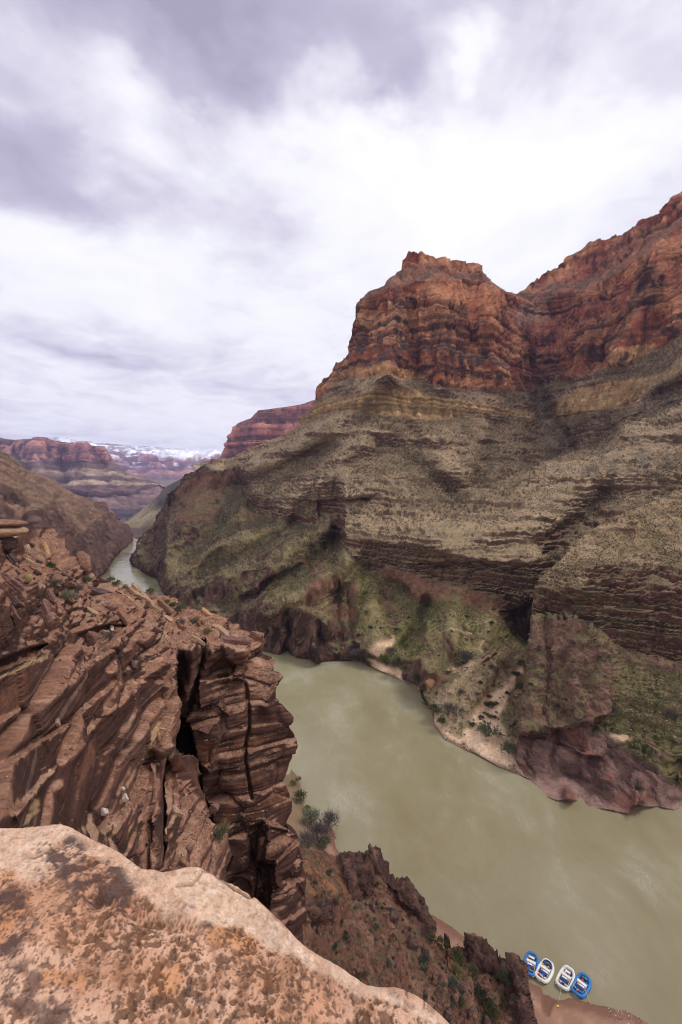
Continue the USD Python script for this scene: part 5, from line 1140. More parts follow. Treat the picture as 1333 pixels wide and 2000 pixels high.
def set_stone(name, g, px, py, wpx, thick, kind, label, cat, yaw=0.0, aspect=.6, lean=.8, slab=True, tilt=(0, 0), fine=None, group=None, sink=.25, seed=None, toward=0.0):
    p, n = g.at(px, py)
    l = wpx * p[1] / F
    h = thick * p[1] / F
    fine = wpx > 26 if fine is None else fine
    m = stone(seed if seed is not None else int(px * 7 + py * 13) % 100003, l, l * aspect, h, slab, fine)
    R = rot_to(n, lean) @ rot_z(yaw)
    if tilt != (0, 0):
        R = trimesh.transformations.euler_matrix(math.radians(tilt[0]), math.radians(tilt[1]), 0)[:3, :3] @ R
    v = m.vertices @ R.T + p + R[:, 2] * h * (.5 - sink)
    if toward:
        e = np.array([0, 0, CAMZ]) - p
        v = v + e / np.linalg.norm(e) * toward
    vv, f, nn = usdkit.meshkit.arrays(trimesh.Trimesh(v, m.faces, process=False), 35)
    o = put(numbered(name), vv, f, RK[kind], nn)
    return tag(o, label, cat, group)

def whereabouts(marks, px, py):
    """left of / right of / above / below the nearest landmark."""
    d = [(math.hypot(px - a, py - b), a, b, n) for a, b, n in marks]
    r, a, b, n = min(d)
    h = '' if abs(px - a) < .5 * abs(py - b) else 'left' if px < a else 'right'
    v = '' if abs(py - b) < .5 * abs(px - a) else 'above' if py < b else 'below'
    side = {('', 'above'): 'just above', ('', 'below'): 'just below', ('left', ''): 'left of', ('right', ''): 'right of', ('left', 'above'): 'up-left of', ('right', 'above'): 'up-right of', ('left', 'below'): 'down-left of', ('right', 'below'): 'down-right of', ('', ''): 'beside'}[h, v]
    return f'{"close " if r < 24 and side not in ("just above", "just below") else ""}{side} {n}'
# the overhanging cap rock at the left edge
p, n = GC.at(14, 1062)
cr = xform(numbered('cap_rock'), np.eye(3), W(-14, 1030, 25.0))
tag(cr, 'flat overhanging cap rock jutting in from the left edge of the view', 'rock')
def disc_rock(seed, rx, ry, z0, z1, bulge, n=90, k=22, rough=.05):
    a, t = np.meshgrid(np.linspace(0, 2 * PI, n, endpoint=False), np.linspace(0, PI, k))
    r = np.sin(t) ** .55
    v = np.stack([np.cos(a) * r, np.sin(a) * r, np.cos(t)], -1).astype(np.float32)
    q = v * np.float32([rx, ry, (z1 - z0) / 2]) + np.float32([0, 0, (z0 + z1) / 2])
    d = rough * fbm(q / .55 + seed, 4, 3) + .35 * rough * fbm(q / .13 + seed, 3, 5)
    e = 1 + bulge * fbm(np.stack([np.cos(a), np.sin(a), 0 * a], -1) * 1.4 + seed, 3, 9)
    q[..., 0] *= e; q[..., 1] *= e
    q += v * d[..., None]
    i = np.arange(k - 1)[:, None] * n; j = np.arange(n)[None]
    f = np.stack([i + j, i + n + j, i + n + (j + 1) % n, i + (j + 1) % n], -1).reshape(-1, 4)
    return usdkit.meshkit.arrays((q.reshape(-1, 3), f), True)
v_, f_, n_ = disc_rock(2, 1.72, 1.3, -.02, .42, .10, rough=.07); put('/World/cap_rock/crust', v_, f_, RK['red'], n_)
v_, f_, n_ = disc_rock(3, 1.80, 1.35, -.55, .10, .08, rough=.04); put('/World/cap_rock/pale_base', v_, f_, RK['tan'], n_)
v_, f_, n_ = disc_rock(4, 1.25, .9, -1.35, -.42, .12, rough=.10); put('/World/cap_rock/stem', v_, f_, RK['dark'], n_)

BENCH = [
    ('rock_slab', 86, 1074, 66, 9, 'ochre', 'long tilted ochre slab below the overhanging cap rock', -.75, .30, (0, 18)), ('rock_slab', 50, 1072, 44, 9, 'tan', 'short tan slab leaning beside the long ochre slab', -.7, .35, (0, 14)),
    ('rock_slab', 61, 1100, 42, 6, 'tan', 'flat tan slab on the slope under the ochre slab', -.2, .5, (0, 0)), ('rock_slab', 104, 1106, 52, 5, 'tan', 'thin pale slab at the foot of the ochre slab beside a green bush', -.4, .3, (0, 6)),
    ('rock_slab', 130, 1127, 46, 5, 'dark', 'narrow dark plate of rock left of the big dark slab', -.2, .35, (0, 4)), ('rock_slab', 192, 1160, 66, 11, 'dark', 'big flat dark varnished slab near the far edge of the bench', .1, .55, (4, 0)),
    ('rock_slab', 200, 1138, 42, 10, 'purple', 'brown slab resting just behind the big dark slab', .2, .5, (0, 0)), ('boulder', 158, 1103, 66, 22, 'red', 'large red wedge of rock on the far rim above the river', -.35, .55, (0, 10)),
    ('rock_slab', 96, 1168, 66, 12, 'purple', 'long purple slab lying left of the grey-green bush', -.7, .45, (0, 8)), ('rock_slab', 88, 1195, 80, 12, 'purple', 'longest purple slab, in front of the other purple slab', -.7, .38, (0, 8)),
    ('rock_block', 18, 1146, 44, 20, 'purple', 'upper block of the dark broken stack at the left edge', .3, .7, (0, 0)), ('rock_block', 40, 1162, 30, 12, 'red', 'squarish block beside the dark stack at the left edge', -.3, .7, (0, 0)), ('rock_block', 22, 1176, 56, 14, 'dark', 'broad dark block low in the stack at the left edge', .15, .6, (0, 0)),
    ('rock_block', 24, 1200, 46, 9, 'purple', 'thin slab at the foot of the stack at the left edge', .1, .6, (0, 0)), ('boulder', 72, 1124, 22, 12, 'dark', 'dark pointed stone beside the brown barrel cactus', .4, .7, (0, 0)), ('rock_block', 14, 1090, 58, 16, 'dark', 'dark ledge block in the shade under the cap rock', .1, .8, (0, 0)),
    ('rock_slab', 284, 1170, 96, 9, 'tan', 'long layered tan slab along the far edge of the bench', -.38, .28, (0, 6)), ('rock_slab', 262, 1158, 52, 6, 'tan', 'short tan slab stacked behind the long layered slab', -.4, .35, (0, 6)), ('rock_slab', 322, 1187, 50, 8, 'red', 'red slab at the right end of the long layered slab', -.3, .4, (0, 5)),
    ('rock_slab', 400, 1199, 52, 9, 'ochre', 'ochre slab standing out on the rim right of the grey bushes', -.45, .32, (0, 8)), ('rock_slab', 436, 1236, 56, 6, 'tan', 'flat pale slab right of the yellow-green bush on the promontory', .05, .5, (0, 0)), ('rock_slab', 452, 1254, 82, 11, 'purple', 'broad thick slab on top of the buttress', -.05, .45, (0, 0)),
    ('rock_block', 500, 1250, 34, 18, 'red', 'blocky stone at the tip of the promontory', .3, .7, (0, 0)), ('boulder', 172, 1252, 44, 26, 'purple', 'boulder wedged in the hollow under the lip of the bench', .3, .7, (0, 0)), ('rock_slab', 240, 1206, 44, 8, 'red', 'reddish slab on the lip of the bench above the wedged boulder', -.3, .5, (0, 0)),
    ('rock_slab', 214, 1188, 34, 10, 'purple', 'upright broken slab on the lip of the bench', .6, .5, (10, 0)), ('rock_slab', 178, 1196, 40, 6, 'tan', 'pale slab on the lip left of the upright slab', -.3, .5, (0, 0)), ('rock_slab', 306, 1234, 28, 9, 'purple', 'dark slab on the scree above the pillar', .5, .6, (0, 0)), ('rock_slab', 257, 1300, 28, 9, 'dark', 'dark slab stuck in the scree above the stepped face', .2, .6, (0, 0)),
    ('pale_stone', 218, 1229, 18, 3, 'white', 'pale flat chip below the lip of the bench', .0, .6, (0, 0)), ('rock_slab', 428, 1386, 38, 5, 'red', 'triangular slab leaning on the face of the buttress', -.6, .6, (35, 0)), ('rock_slab', 350, 1222, 30, 8, 'red', 'red slab between the grey bush and the cleft', -.2, .5, (0, 0)),
    ('rock_slab', 330, 1212, 36, 6, 'tan', 'tan plate of rock above the head of the cleft', .1, .6, (0, 0)), ('rock_slab', 386, 1252, 36, 6, 'tan', 'pale plate beside the head of the second crack', .2, .5, (0, 0)), ('rock_slab', 412, 1268, 30, 6, 'red', 'long red splinter over the scree of the buttress', -1.0, .35, (0, 0)),
    ('pale_stone', 242, 1561, 17, 9, 'white', 'whitest stone low on the stepped face', .2, .7, (0, 0)), ('pale_stone', 201, 1586, 19, 9, 'white', 'second whitish stone, lower left of the whitest one', .5, .7, (0, 0)), ('pale_stone', 239, 1541, 9, 4, 'white', 'tiny white stone just above the whitest stone', .2, .7, (0, 0)),
    ('boulder', 368, 1660, 20, 13, 'red', 'rounded pinkish boulder on the ledge beside the spiky tuft', .2, .8, (0, 0)), ('rock_slab', 345, 1590, 40, 9, 'tan', 'pale ledge slab across the block in the cleft', .0, .4, (0, 0)), ('rock_slab', 362, 1690, 40, 7, 'red', 'red slab on the ledge behind the pale foreground rock', .1, .5, (0, 0)),
    ('rock_block', 414, 1584, 20, 18, 'purple', 'small square block sticking out beside the cleft', .1, .8, (0, 0)), ('rock_slab', 158, 1312, 20, 4, 'red', 'thin red splinter on the steps below the hollow', 1.1, .3, (30, 0)), ('rock_slab', 110, 1412, 24, 6, 'tan', 'pale broken plate on the middle of the stepped face', .7, .5, (0, 0)),
    ('rock_slab', 404, 1425, 30, 10, 'purple', 'ledge block under the leaning triangular slab', .1, .6, (0, 0)), ('rock_block', 503, 1552, 18, 10, 'red', 'block caught in the long crack of the buttress', .2, .8, (0, 0)), ('boulder', 470, 1420, 14, 10, 'purple', 'small boulder perched on a shelf of the buttress', .2, .8, (0, 0)),
]
for nm, a, b, w_, t_, k_, lab, yaw, asp, tl_ in BENCH:
    set_stone(nm, GC, a, b, w_, t_, k_, lab, {'boulder': 'boulder', 'pale_stone': 'stone', 'rock_slab': 'rock', 'rock_block': 'rock'}[nm], yaw, asp, .75, nm != 'boulder', tl_)

BM = [(86, 1074, 'the long ochre slab'), (192, 1160, 'the big dark slab'), (132, 1172, 'the largest bench bush'), (92, 1190, 'the long purple slabs'), (22, 1170, 'the dark stack'), (284, 1170, 'the layered tan slab'), (400, 1199, 'the ochre rim slab'), (452, 1254, 'the thick buttress slab'), (172, 1252, 'the wedged boulder'), (240, 1206, 'the red lip slab'), (405, 1238, 'the yellow-green bush'), (306, 1234, 'the dark scree slab'), (346, 1280, 'the head of the cleft'), (257, 1300, 'the lower scree slab'), (158, 1103, 'the red wedge rock'), (60, 1260, 'the overhanging lip'), (440, 1300, 'the buttress scree')]
CMK = [(242, 1561, 'the whitest stone'), (201, 1586, 'the second white stone'), (426, 1640, 'the tufted bush'), (345, 1590, 'the pale ledge slab'), (368, 1660, 'the round pink boulder'), (110, 1412, 'the pale broken plate'), (158, 1312, 'the thin red splinter'), (404, 1425, 'the buttress ledge block'), (328, 1478, 'the cleft block top'), (300, 1430, 'the ochre pillar streak'), (60, 1560, 'the ochre patch'), (20, 1380, 'the hollow at left'), (428, 1386, 'the triangular slab'), (210, 1400, 'the middle steps'), (310, 1640, 'the corner of the steps')]
HM = [(768, 1797, 'the dark flat-topped boulder'), (808, 1848, 'the big shadowed boulder'), (875, 1846, 'the upright pillar'), (728, 1778, 'the reddish boulder'), (690, 1715, 'the upper crag'), (900, 1935, 'the round boulder'), (918, 1980, 'the tall dark boulder'), (625, 1740, 'the orange scree'), (630, 1820, 'the cliff foot'), (700, 1850, 'the middle of the slope'), (925, 1850, 'the pinnacle rock'), (1005, 1890, 'the last crag'), (760, 1900, 'the pale ledge edge'), (820, 1930, 'the lower rubble'), (860, 1985, 'the ledge tip')]
VM = [(955, 1438, 'the large sage bush'), (993, 1470, 'the second sage bush'), (876, 1396, 'the purple-grey thicket'), (750, 1262, 'the white sand patch'), (843, 1338, 'the rust-red boulder'), (958, 1382, 'the sandy wash'), (1010, 1240, 'the shady alcove'), (910, 1288, 'the grey spur bush'), (720, 1180, 'the gully'), (860, 1210, 'the ledge foot'), (1120, 1300, 'the spur top'), (1110, 1420, 'the purple slabs'), (1080, 1370, 'the spur foot'), (960, 1250, 'the trail'), (790, 1310, 'the dark outcrop'), (900, 1350, 'the stony bank'), (800, 1240, 'the grassy spur'), (930, 1200, 'the head of the valley')]
TONE = {'red': 'red', 'tan': 'tan', 'purple': 'purplish', 'dark': 'dark', 'white': 'pale', 'lava': 'dark brown', 'blue': 'blue-green', 'green': 'green', 'sage': 'grey-green', 'twig': 'grey leafless', 'yellow': 'yellow-green'}
def sized(w, a, b): return 'tiny' if w < a else 'small' if w < b else 'larger'
# chips and stones scattered over the bench and the steps
rs = np.random.RandomState(77)
cnt = 0
while cnt < 150:
    a, b = rs.uniform(0, 500), rs.uniform(1085, 1300)
    if b < np.interp(a, [36, 150, 258, 425, 514], [1060, 1090, 1150, 1210, 1265]) or b > np.interp(a, [0, 200, 350, 500], [1290, 1330, 1290, 1320]): continue
    p, n = GC.at(a, b)
    if n[2] < .5: continue
    w_ = 6 + 12 * rs.rand() ** 2
    kd = str(rs.choice(['red', 'red', 'tan', 'purple', 'dark', 'red']))
    set_stone('loose_stone', GC, a, b, w_, w_ * rs.uniform(.18, .4), kd, f'{sized(w_, 8, 12)} {TONE[kd]} loose stone {whereabouts(BM, a, b)}', 'stone', rs.uniform(0, 6), rs.uniform(.45, .8), .8, rs.rand() < .75, (rs.uniform(-8, 8), rs.uniform(-8, 8)), False, 'stones strewn over the stony bench', seed=cnt + 500)
    cnt += 1
cnt = 0
while cnt < 90:
    a, b = rs.uniform(0, 455), rs.uniform(1300, 1700)
    p, n = GC.at(a, b)
    if n[2] < .62: continue
    w_ = 5 + 9 * rs.rand() ** 2
    kd = str(rs.choice(['red', 'tan', 'purple', 'red']))
    set_stone('scree_stone', GC, a, b, w_, w_ * rs.uniform(.2, .45), kd, f'{sized(w_, 7, 10)} {TONE[kd]} stone on the stepped cliff {whereabouts(CMK, a, b)}', 'stone', rs.uniform(0, 6), rs.uniform(.45, .8), .8, True, (rs.uniform(-8, 8), rs.uniform(-8, 8)), False, 'stones caught on the steps of the cliff', seed=cnt + 900)
    cnt += 1

# boulders of the lower slope
HILL = [(768, 1797, 32, 15, 'dark flat-topped boulder in the middle of the shrubby slope'), (808, 1848, 34, 26, 'big shadowed boulder with a tan side on the shrubby slope'), (832, 1862, 26, 14, 'dark block right of the big shadowed boulder'), (875, 1846, 20, 26, 'upright pillar of rock at the edge of the sand'),
        (728, 1778, 22, 13, 'reddish boulder left of the dark flat-topped boulder'), (680, 1712, 20, 14, 'dark stone on the crag nearest the cliff'), (900, 1935, 20, 18, 'round boulder beside the dark bush low on the slope'), (918, 1980, 22, 20, 'tall dark boulder at the bottom of the slope'), (872, 1985, 24, 18, 'dark lump of rock above the tip of the pale ledge'), (885, 1955, 16, 12, 'squat boulder left of the round boulder'), (726, 1661, 15, 14, 'knob of rock crowning the crag above the water'), (910, 1868, 10, 6, 'small grey stone on the sand beside the pinnacle'), (955, 2000, 26, 18, 'boulder half hidden at the bottom edge of the view')]
for a, b, w_, t_, lab in HILL:
    set_stone('boulder', GH, a, b, w_, t_, 'lava', lab, 'boulder', (a * 1.7) % 3, .8, .4, False, fine=True)
cnt = 0
while cnt < 110:
    a, b = rs.uniform(590, 1030), rs.uniform(1690, 2000)
    if b < np.interp(a, [590, 740, 845, 1000], [1690, 1720, 1850, 1900]) + 6 or b < np.interp(a, [590, 740, 870, 900], [1850, 1935, 2000, 2000]) - 260: continue
    p, n = GH.at(a, b)
    w_ = 4 + 9 * rs.rand() ** 2.2
    kd = str(rs.choice(['lava', 'lava', 'red', 'purple']))
    set_stone('rubble_stone', GH, a, b, w_, w_ * rs.uniform(.4, .75), kd, f'{sized(w_, 6, 9)} {TONE[kd]} angular stone {whereabouts(HM, a, b)}', 'stone', rs.uniform(0, 6), rs.uniform(.6, .9), .5, False, (0, 0), False, 'stones on the boulder slope', seed=cnt + 1300)
    cnt += 1
# stones by the side valley across the river
cnt = 0
while cnt < 60:
    a, b = rs.uniform(840, 1010), rs.uniform(1330, 1500)
    if b > np.interp(a, [840, 870, 975, 1010], [1395, 1440, 1488, 1500]): continue
    w_ = 3 + 5 * rs.rand() ** 2
    kd = str(rs.choice(['tan', 'purple', 'red', 'white']))
    set_stone('valley_stone', GW, a, b, w_, w_ * .6, kd, f'{sized(w_, 4, 6)} {TONE[kd]} stone on the far bank {whereabouts(VM, a, b)}', 'stone', rs.uniform(0, 6), .75, .5, False, (0, 0), False, 'stones at the mouth of the side valley', seed=cnt + 1700)
    cnt += 1
set_stone('boulder', GW, 843, 1338, 24, 18, 'ochre', 'rust-red boulder on the far bank above the grey thicket', 'boulder', .4, .8, .4, False)
set_stone('boulder', GW, 870, 1330, 22, 14, 'red', 'pinkish boulder right of the rust-red boulder on the far bank', 'boulder', 1.4, .8, .4, False)
set_stone('water_stone', GB_, 582, 1521, 18, 5, 'dark', 'low dark rock breaking the water beside the cliff foot', 'stone', .4, .5, .0, False)

# ------------------------------------------------------------------ scree: chips nobody could count
def instancer(path, protos, mats, P, R, S, idx, label, cat):
    pi = UsdGeom.PointInstancer.Define(stage, path)
    rel = pi.CreatePrototypesRel()
    for i, (m, mt) in enumerate(zip(protos, mats)):
        v, f, n = usdkit.meshkit.arrays(m, 40)
        q = put(f'{path}/chip_{i:03d}' if i else f'{path}/chip', v, f, mt, n)
        rel.AddTarget(q.GetPath())
    pi.CreateProtoIndicesAttr(Vt.IntArray.FromNumpy(idx.astype(np.int32)))
    pi.CreatePositionsAttr(Vt.Vec3fArray.FromNumpy(P.astype(np.float32)))
    pi.CreateScalesAttr(Vt.Vec3fArray.FromNumpy(S.astype(np.float32)))
    w = np.cos(R / 2); z = np.sin(R / 2)
    pi.CreateOrientationsAttr(Vt.QuathArray([Gf.Quath(float(a), 0.0, 0.0, float(b)) for a, b in zip(w, z)]))
    return tag(pi, label, cat, kind='stuff')
def scatter(names, n, seed, ok):
    r = np.random.RandomState(seed)
    out = []
    for g in names:
        PX, PY, P, N, K = GROUND[g]
        m = ok(g, PX, PY, P, N, K)
        w = (m * (P[..., 1] ** 1.2)).ravel()
        w /= w.sum()
        i = r.choice(w.size, n[g], p=w)
        nc = PX.shape[1]
        p0 = P.reshape(-1, 3)[i]
        j = np.minimum(i + 1, w.size - 1); k = np.minimum(i + nc, w.size - 1)
        d1, d2 = P.reshape(-1, 3)[j] - p0, P.reshape(-1, 3)[k] - p0
        big = (np.linalg.norm(d1, axis=1) > .01 * p0[:, 1]) | (np.linalg.norm(d2, axis=1) > .02 * p0[:, 1])
        d1[big] = 0; d2[big] = 0
        out.append(p0 + d1 * r.rand(len(i), 1) + d2 * r.rand(len(i), 1))
    return np.concatenate(out), r
chips = [stone(k, 1, .65, .28) for k in range(6)]
cm = [RK[k] for k in ('red', 'tan', 'purple', 'red', 'tan', 'dark')]
P_, r_ = scatter(['cliff'], {'cliff': 15000}, 41, lambda g, PX, PY, P, N, K: (N[..., 2] > .58) * (.15 + sstep(fbm(P.astype(np.float32) / 1.6, 3, 77), -.1, .3)) * (PX > -20) * (PY < 1760))
s_ = (.035 + .11 * r_.rand(len(P_)) ** 3)[:, None] * P_[:, 1:2] / 26 * r_.uniform(.7, 1.3, (len(P_), 3))
instancer('/World/scree', chips, cm, P_, r_.uniform(0, 6.28, len(P_)), s_, r_.randint(0, 6, len(P_)), 'fine red and tan scree covering the treads and bench of the near cliff', 'scree')

# ------------------------------------------------------------------ shrubs
def leaf_material(name, a, b, trans=.25):
    nodes = {'oi': ('object_info', {}), 'geo': ('geometry', {}), 'n': ('noise_texture', {'scale': 2.0, 'detail': 3.0}),
             'add': ('math', {'math_type': 'add'}), 'half': ('math', {'math_type': 'multiply', 'value2': .5}), 'r': ('rgb_ramp', {'ramp': [(.15, a), (.85, b)]}),
             'p': ('principled_bsdf', {'roughness': .8, 'specular_ior_level': .15}), 't': ('translucent_bsdf', {}), 'm': ('mix_closure', {'fac': trans})}
    links = [('geo.random_per_island', 'add.value1'), ('oi.random', 'add.value2'), ('add.value', 'half.value1'), ('half.value', 'r.fac'), ('r.color', 'p.base_color'), ('r.color', 't.color'), ('p.BSDF', 'm.closure1'), ('t.BSDF', 'm.closure2')]
    return usdkit.material(stage, f'/World/Looks/{name}', nodes, links, surface='m.closure')
LEAF = {'sage': leaf_material('sage_leaf', (.13, .135, .085), (.27, .26, .18)), 'green': leaf_material('green_leaf', (.07, .082, .032), (.15, .155, .065)), 'yellow': leaf_material('yellow_green_leaf', (.14, .14, .045), (.26, .235, .095)),
        'twig': leaf_material('bare_twig', (.12, .095, .088), (.22, .18, .165), .05), 'dark': leaf_material('dark_leaf', (.045, .052, .03), (.095, .105, .06)), 'straw': leaf_material('straw_blade', (.20, .16, .09), (.34, .28, .17)), 'blue': leaf_material('blue_green_leaf', (.075, .088, .066), (.155, .17, .125))}
STEM = usdkit.material(stage, '/World/Looks/stem_bark', {'p': ('principled_bsdf', {'base_color': (.10, .075, .055), 'roughness': .9})}, [], surface='p.BSDF')
def blades(seed, n, spread, flat, size, twiggy):
    """Foliage of a shrub one metre across: small leaf faces gathered in clumps on a dome; or thin upright twigs."""
    r = np.random.RandomState(seed)
    k = max(5, n // 22)
    th, ph = r.uniform(0, 2 * PI, k), np.arccos(r.uniform(.0, 1, k))
    cen = np.stack([np.sin(ph) * np.cos(th), np.sin(ph) * np.sin(th), np.cos(ph) * flat], 1) * .36 * r.uniform(.55, 1.1, (k, 1)) + [0, 0, .16]
    c = cen[r.randint(0, k, n)] + r.normal(0, spread, (n, 3)) * [1, 1, .8]
    c[:, 2] = np.abs(c[:, 2])
    d = c - [0, 0, -.15]
    d = d / np.linalg.norm(d, axis=1, keepdims=True) + r.normal(0, .45, (n, 3))
    d /= np.linalg.norm(d, axis=1, keepdims=True)
    s = np.cross(d, r.normal(0, 1, (n, 3))); s /= np.linalg.norm(s, axis=1, keepdims=True)
    L = size * r.uniform(.6, 1.3, (n, 1)); wd = L * (.10 if twiggy else .42)
    v = np.stack([c - s * wd * .5, c + d * L * .5 - s * wd * .4 if False else c + s * wd * .5, c + d * L], 1).reshape(-1, 3)
    return v, np.arange(3 * n).reshape(-1, 3)
def stems(seed, n=9):
    r = np.random.RandomState(seed)
    parts = []
    for _ in range(n):
        a, t = r.uniform(0, 2 * PI), r.uniform(.1, 1.0)
        e = np.array([math.cos(a) * .34 * t, math.sin(a) * .34 * t, .42 * (1.15 - .55 * t)])
        parts.append(trimesh.creation.cylinder(radius=.012, segment=[[0, 0, -.06], e], sections=4))
    m = trimesh.util.concatenate(parts)
    return np.array(m.vertices), np.array(m.faces)
PROTO = {}
for ki, (k, n, sp, fl, sz, tw) in enumerate((('sage', 420, .085, .80, .13, False), ('green', 420, .085, .85, .13, False), ('yellow', 380, .08, .8, .13, False), ('twig', 420, .10, 1.0, .26, True), ('dark', 420, .08, .75, .13, False), ('straw', 90, .03, .5, .62, True), ('blue', 400, .08, .7, .13, False))):
    for var in range(3):
        path = f'/World/Looks/shrub_{k}_{var}'
        stage.CreateClassPrim(path)
        v, f = blades(100 + 7 * ki + var, n, sp, fl, sz, tw)
        put(path + '/foliage', v, f, LEAF[k])
        v, f = stems(300 + 7 * ki + var)
        put(path + '/stem', v, f, STEM)
        PROTO[k, var] = path
srs = np.random.RandomState(9)
def shrub(g, px, py, wpx, k, label, group=None, name='shrub', tall=1.0, cat='shrub'):
    p, n = g.at(px, py)
    s = wpx * p[1] / F
    path = numbered(name)
    x = UsdGeom.Xform.Define(stage, path)
    x.GetPrim().GetReferences().AddInternalReference(PROTO[k, srs.randint(3)])
    x.GetPrim().SetInstanceable(True)
    x.AddTranslateOp().Set(Gf.Vec3d(*p.tolist())); x.AddRotateZOp().Set(float(srs.uniform(0, 360))); x.AddScaleOp().Set(Gf.Vec3f(s, s, s * tall * srs.uniform(.9, 1.1)))
    return tag(x, label, cat, group)
for a, b, w_, k, lab in ((132, 1176, 40, 'sage', 'largest grey-green bush on the bench, right of the purple slabs'), (106, 1148, 32, 'twig', 'dry leafless bush up-slope of the largest grey-green bush'), (150, 1156, 26, 'twig', 'dry twiggy bush beside the largest grey-green bush'), (168, 1138, 28, 'sage', 'pale bush left of the big dark slab'),
                         (228, 1144, 22, 'yellow', 'yellow-green bush on the rim with the river behind it'), (214, 1136, 18, 'sage', 'grey bush on the rim left of the yellow-green one'), (244, 1149, 14, 'sage', 'small bush right of the yellow-green one on the rim'), (293, 1160, 19, 'yellow', 'rounded yellow-green bush on the skyline of the bench'), (338, 1186, 17, 'green', 'green bush behind the pale bush near the ochre slab'),
                         (352, 1194, 26, 'sage', 'wide pale bush behind the layered tan slab'), (358, 1186, 18, 'green', 'green bush nestled behind the wide pale bush'), (326, 1180, 14, 'sage', 'pale bush on the layered tan slab'), (379, 1218, 20, 'sage', 'sage bush between the ochre slab and the yellow-green bush'), (355, 1221, 17, 'twig', 'grey dry bush above the head of the cleft'), (405, 1238, 21, 'yellow', 'bright yellow-green bush on the promontory'),
                         (386, 1212, 10, 'sage', 'tiny sage bush near the ochre slab'), (100, 1112, 22, 'green', 'green bush at the foot of the long ochre slab'), (58, 1072, 20, 'green', 'green bush between the two tilted slabs'), (204, 1274, 15, 'sage', 'small sage bush on the scree below the lip'), (237, 1285, 11, 'sage', 'tiny sage bush right of the small one on the scree'), (214, 1252, 28, 'twig', 'dry brush in the hollow right of the wedged boulder'), (272, 1290, 13, 'twig', 'dry tuft on the scree above the stepped face'),
                         (426, 1640, 32, 'sage', 'tufted bush on the ledge beside the dark cleft'), (328, 1478, 13, 'green', 'small green bush at the top of the block in the cleft'), (60, 1198, 26, 'twig', 'dry bush in front of the stack at the left edge')):
    shrub(GC, a, b, w_, k, lab)
shrub(GC, 428, 1636, 30, 'straw', 'spray of pale straw blades rising from the tufted bush by the cleft', name='grass_tuft', tall=1.1, cat='grass tuft')
# barrel cactuses
CACT = usdkit.material(stage, '/World/Looks/cactus_skin', {'p': ('principled_bsdf', {'base_color': (.30, .20, .085), 'roughness': .8})}, [], surface='p.BSDF')
SPINE = usdkit.material(stage, '/World/Looks/cactus_spine', {'p': ('principled_bsdf', {'base_color': (.30, .14, .085), 'roughness': .7})}, [], surface='p.BSDF')
for (a, b, w_, lab) in ((10, 1071, 12, 'straw-coloured barrel cactus in the shade of the cap rock'), (55, 1137, 15, 'brown barrel cactus among the dark stones left of the dry bush')):
    p, n = GC.at(a, b)
    s = w_ * p[1] / F
    path = numbered('barrel_cactus')
    x = xform(path, np.eye(3), p, s); tag(x, lab, 'cactus')
    t_, a_ = np.meshgrid(np.linspace(0.02, PI * .92, 14), np.linspace(0, 2 * PI, 54, endpoint=False), indexing='ij')
    rr_ = np.sin(t_) ** .8 * .5 * (1 + .07 * np.cos(18 * a_))
    v = np.stack([rr_ * np.cos(a_), rr_ * np.sin(a_), .5 + .6 * np.cos(t_)], -1).reshape(-1, 3)
    i, j = np.arange(13)[:, None] * 54, np.arange(54)[None]
    f = np.stack([i + j, i + 54 + j, i + 54 + (j + 1) % 54, i + (j + 1) % 54], -1).reshape(-1, 4)
    vv, ff, nn = usdkit.meshkit.arrays((v, f), True)
    put(path + '/body', vv, ff, CACT, nn)
    sv = []
    for q in range(18):
        for t in np.linspace(.25, 2.4, 9):
            o = np.array([math.sin(t) ** .8 * .53 * math.cos(q * PI / 9), math.sin(t) ** .8 * .53 * math.sin(q * PI / 9), .5 + .6 * math.cos(t)])
            e = o + (o - [0, 0, .5]) * .22
            u = np.cross(o - [0, 0, .5], [0, 0, 1]); u /= np.linalg.norm(u) + 1e-9
            sv += [o - u * .02, o + u * .02, e]
    put(path + '/spines', np.array(sv), np.arange(len(sv)).reshape(-1, 3), SPINE)

# the near bank and the boulder slope
for a, b, w_, k, lab, tl_ in ((620, 1640, 44, 'twig', 'tall grey thicket at the cliff foot by the river', 1.3), (606, 1612, 42, 'sage', 'grey-green thicket left behind the tall grey one', 1.2), (643, 1622, 36, 'twig', 'bare thicket nearest the water at the cliff foot', 1.4), (602, 1655, 40, 'twig', 'brown thicket against the cliff foot', 1.2), (634, 1660, 34, 'sage', 'sage thicket just above the dark crag', 1.2),
                              (586, 1568, 30, 'green', 'green riverside bush below the buttress', 1.0), (600, 1586, 24, 'yellow', 'yellow-green riverside bush below the buttress', .9), (572, 1535, 16, 'yellow', 'small green bush at the water under the buttress', .9)):
    shrub(GB_ if b < 1600 else GH if b > 1668 else GB_, a, b, w_, k, lab, tall=tl_)
for a, b, w_, k, lab in ((868, 1845, 28, 'green', 'green bush at the edge of the sand left of the upright pillar'), (893, 1880, 34, 'green', 'broad green bush below the upright pillar'), (890, 1902, 34, 'yellow', 'yellow-green bush beside the pinnacle rock'), (985, 1912, 30, 'dark', 'dark bush on the crag above the first raft'), (925, 1905, 26, 'green', 'bush on the back of the pinnacle rock'), (960, 1988, 34, 'green', 'lowest green bush at the bottom of the slope'), (938, 1945, 30, 'dark', 'dark bush in the gully of the crag'),
                         (884, 1925, 28, 'blue', 'blue-green bush left of the round boulder'), (830, 1880, 28, 'blue', 'blue-green bush below the big shadowed boulder'), (842, 1838, 22, 'green', 'bush right of the big shadowed boulder'), (985, 1960, 22, 'yellow', 'yellowish bush on the face of the last crag')):
    shrub(GH, a, b, w_, k, lab)
cnt = 0
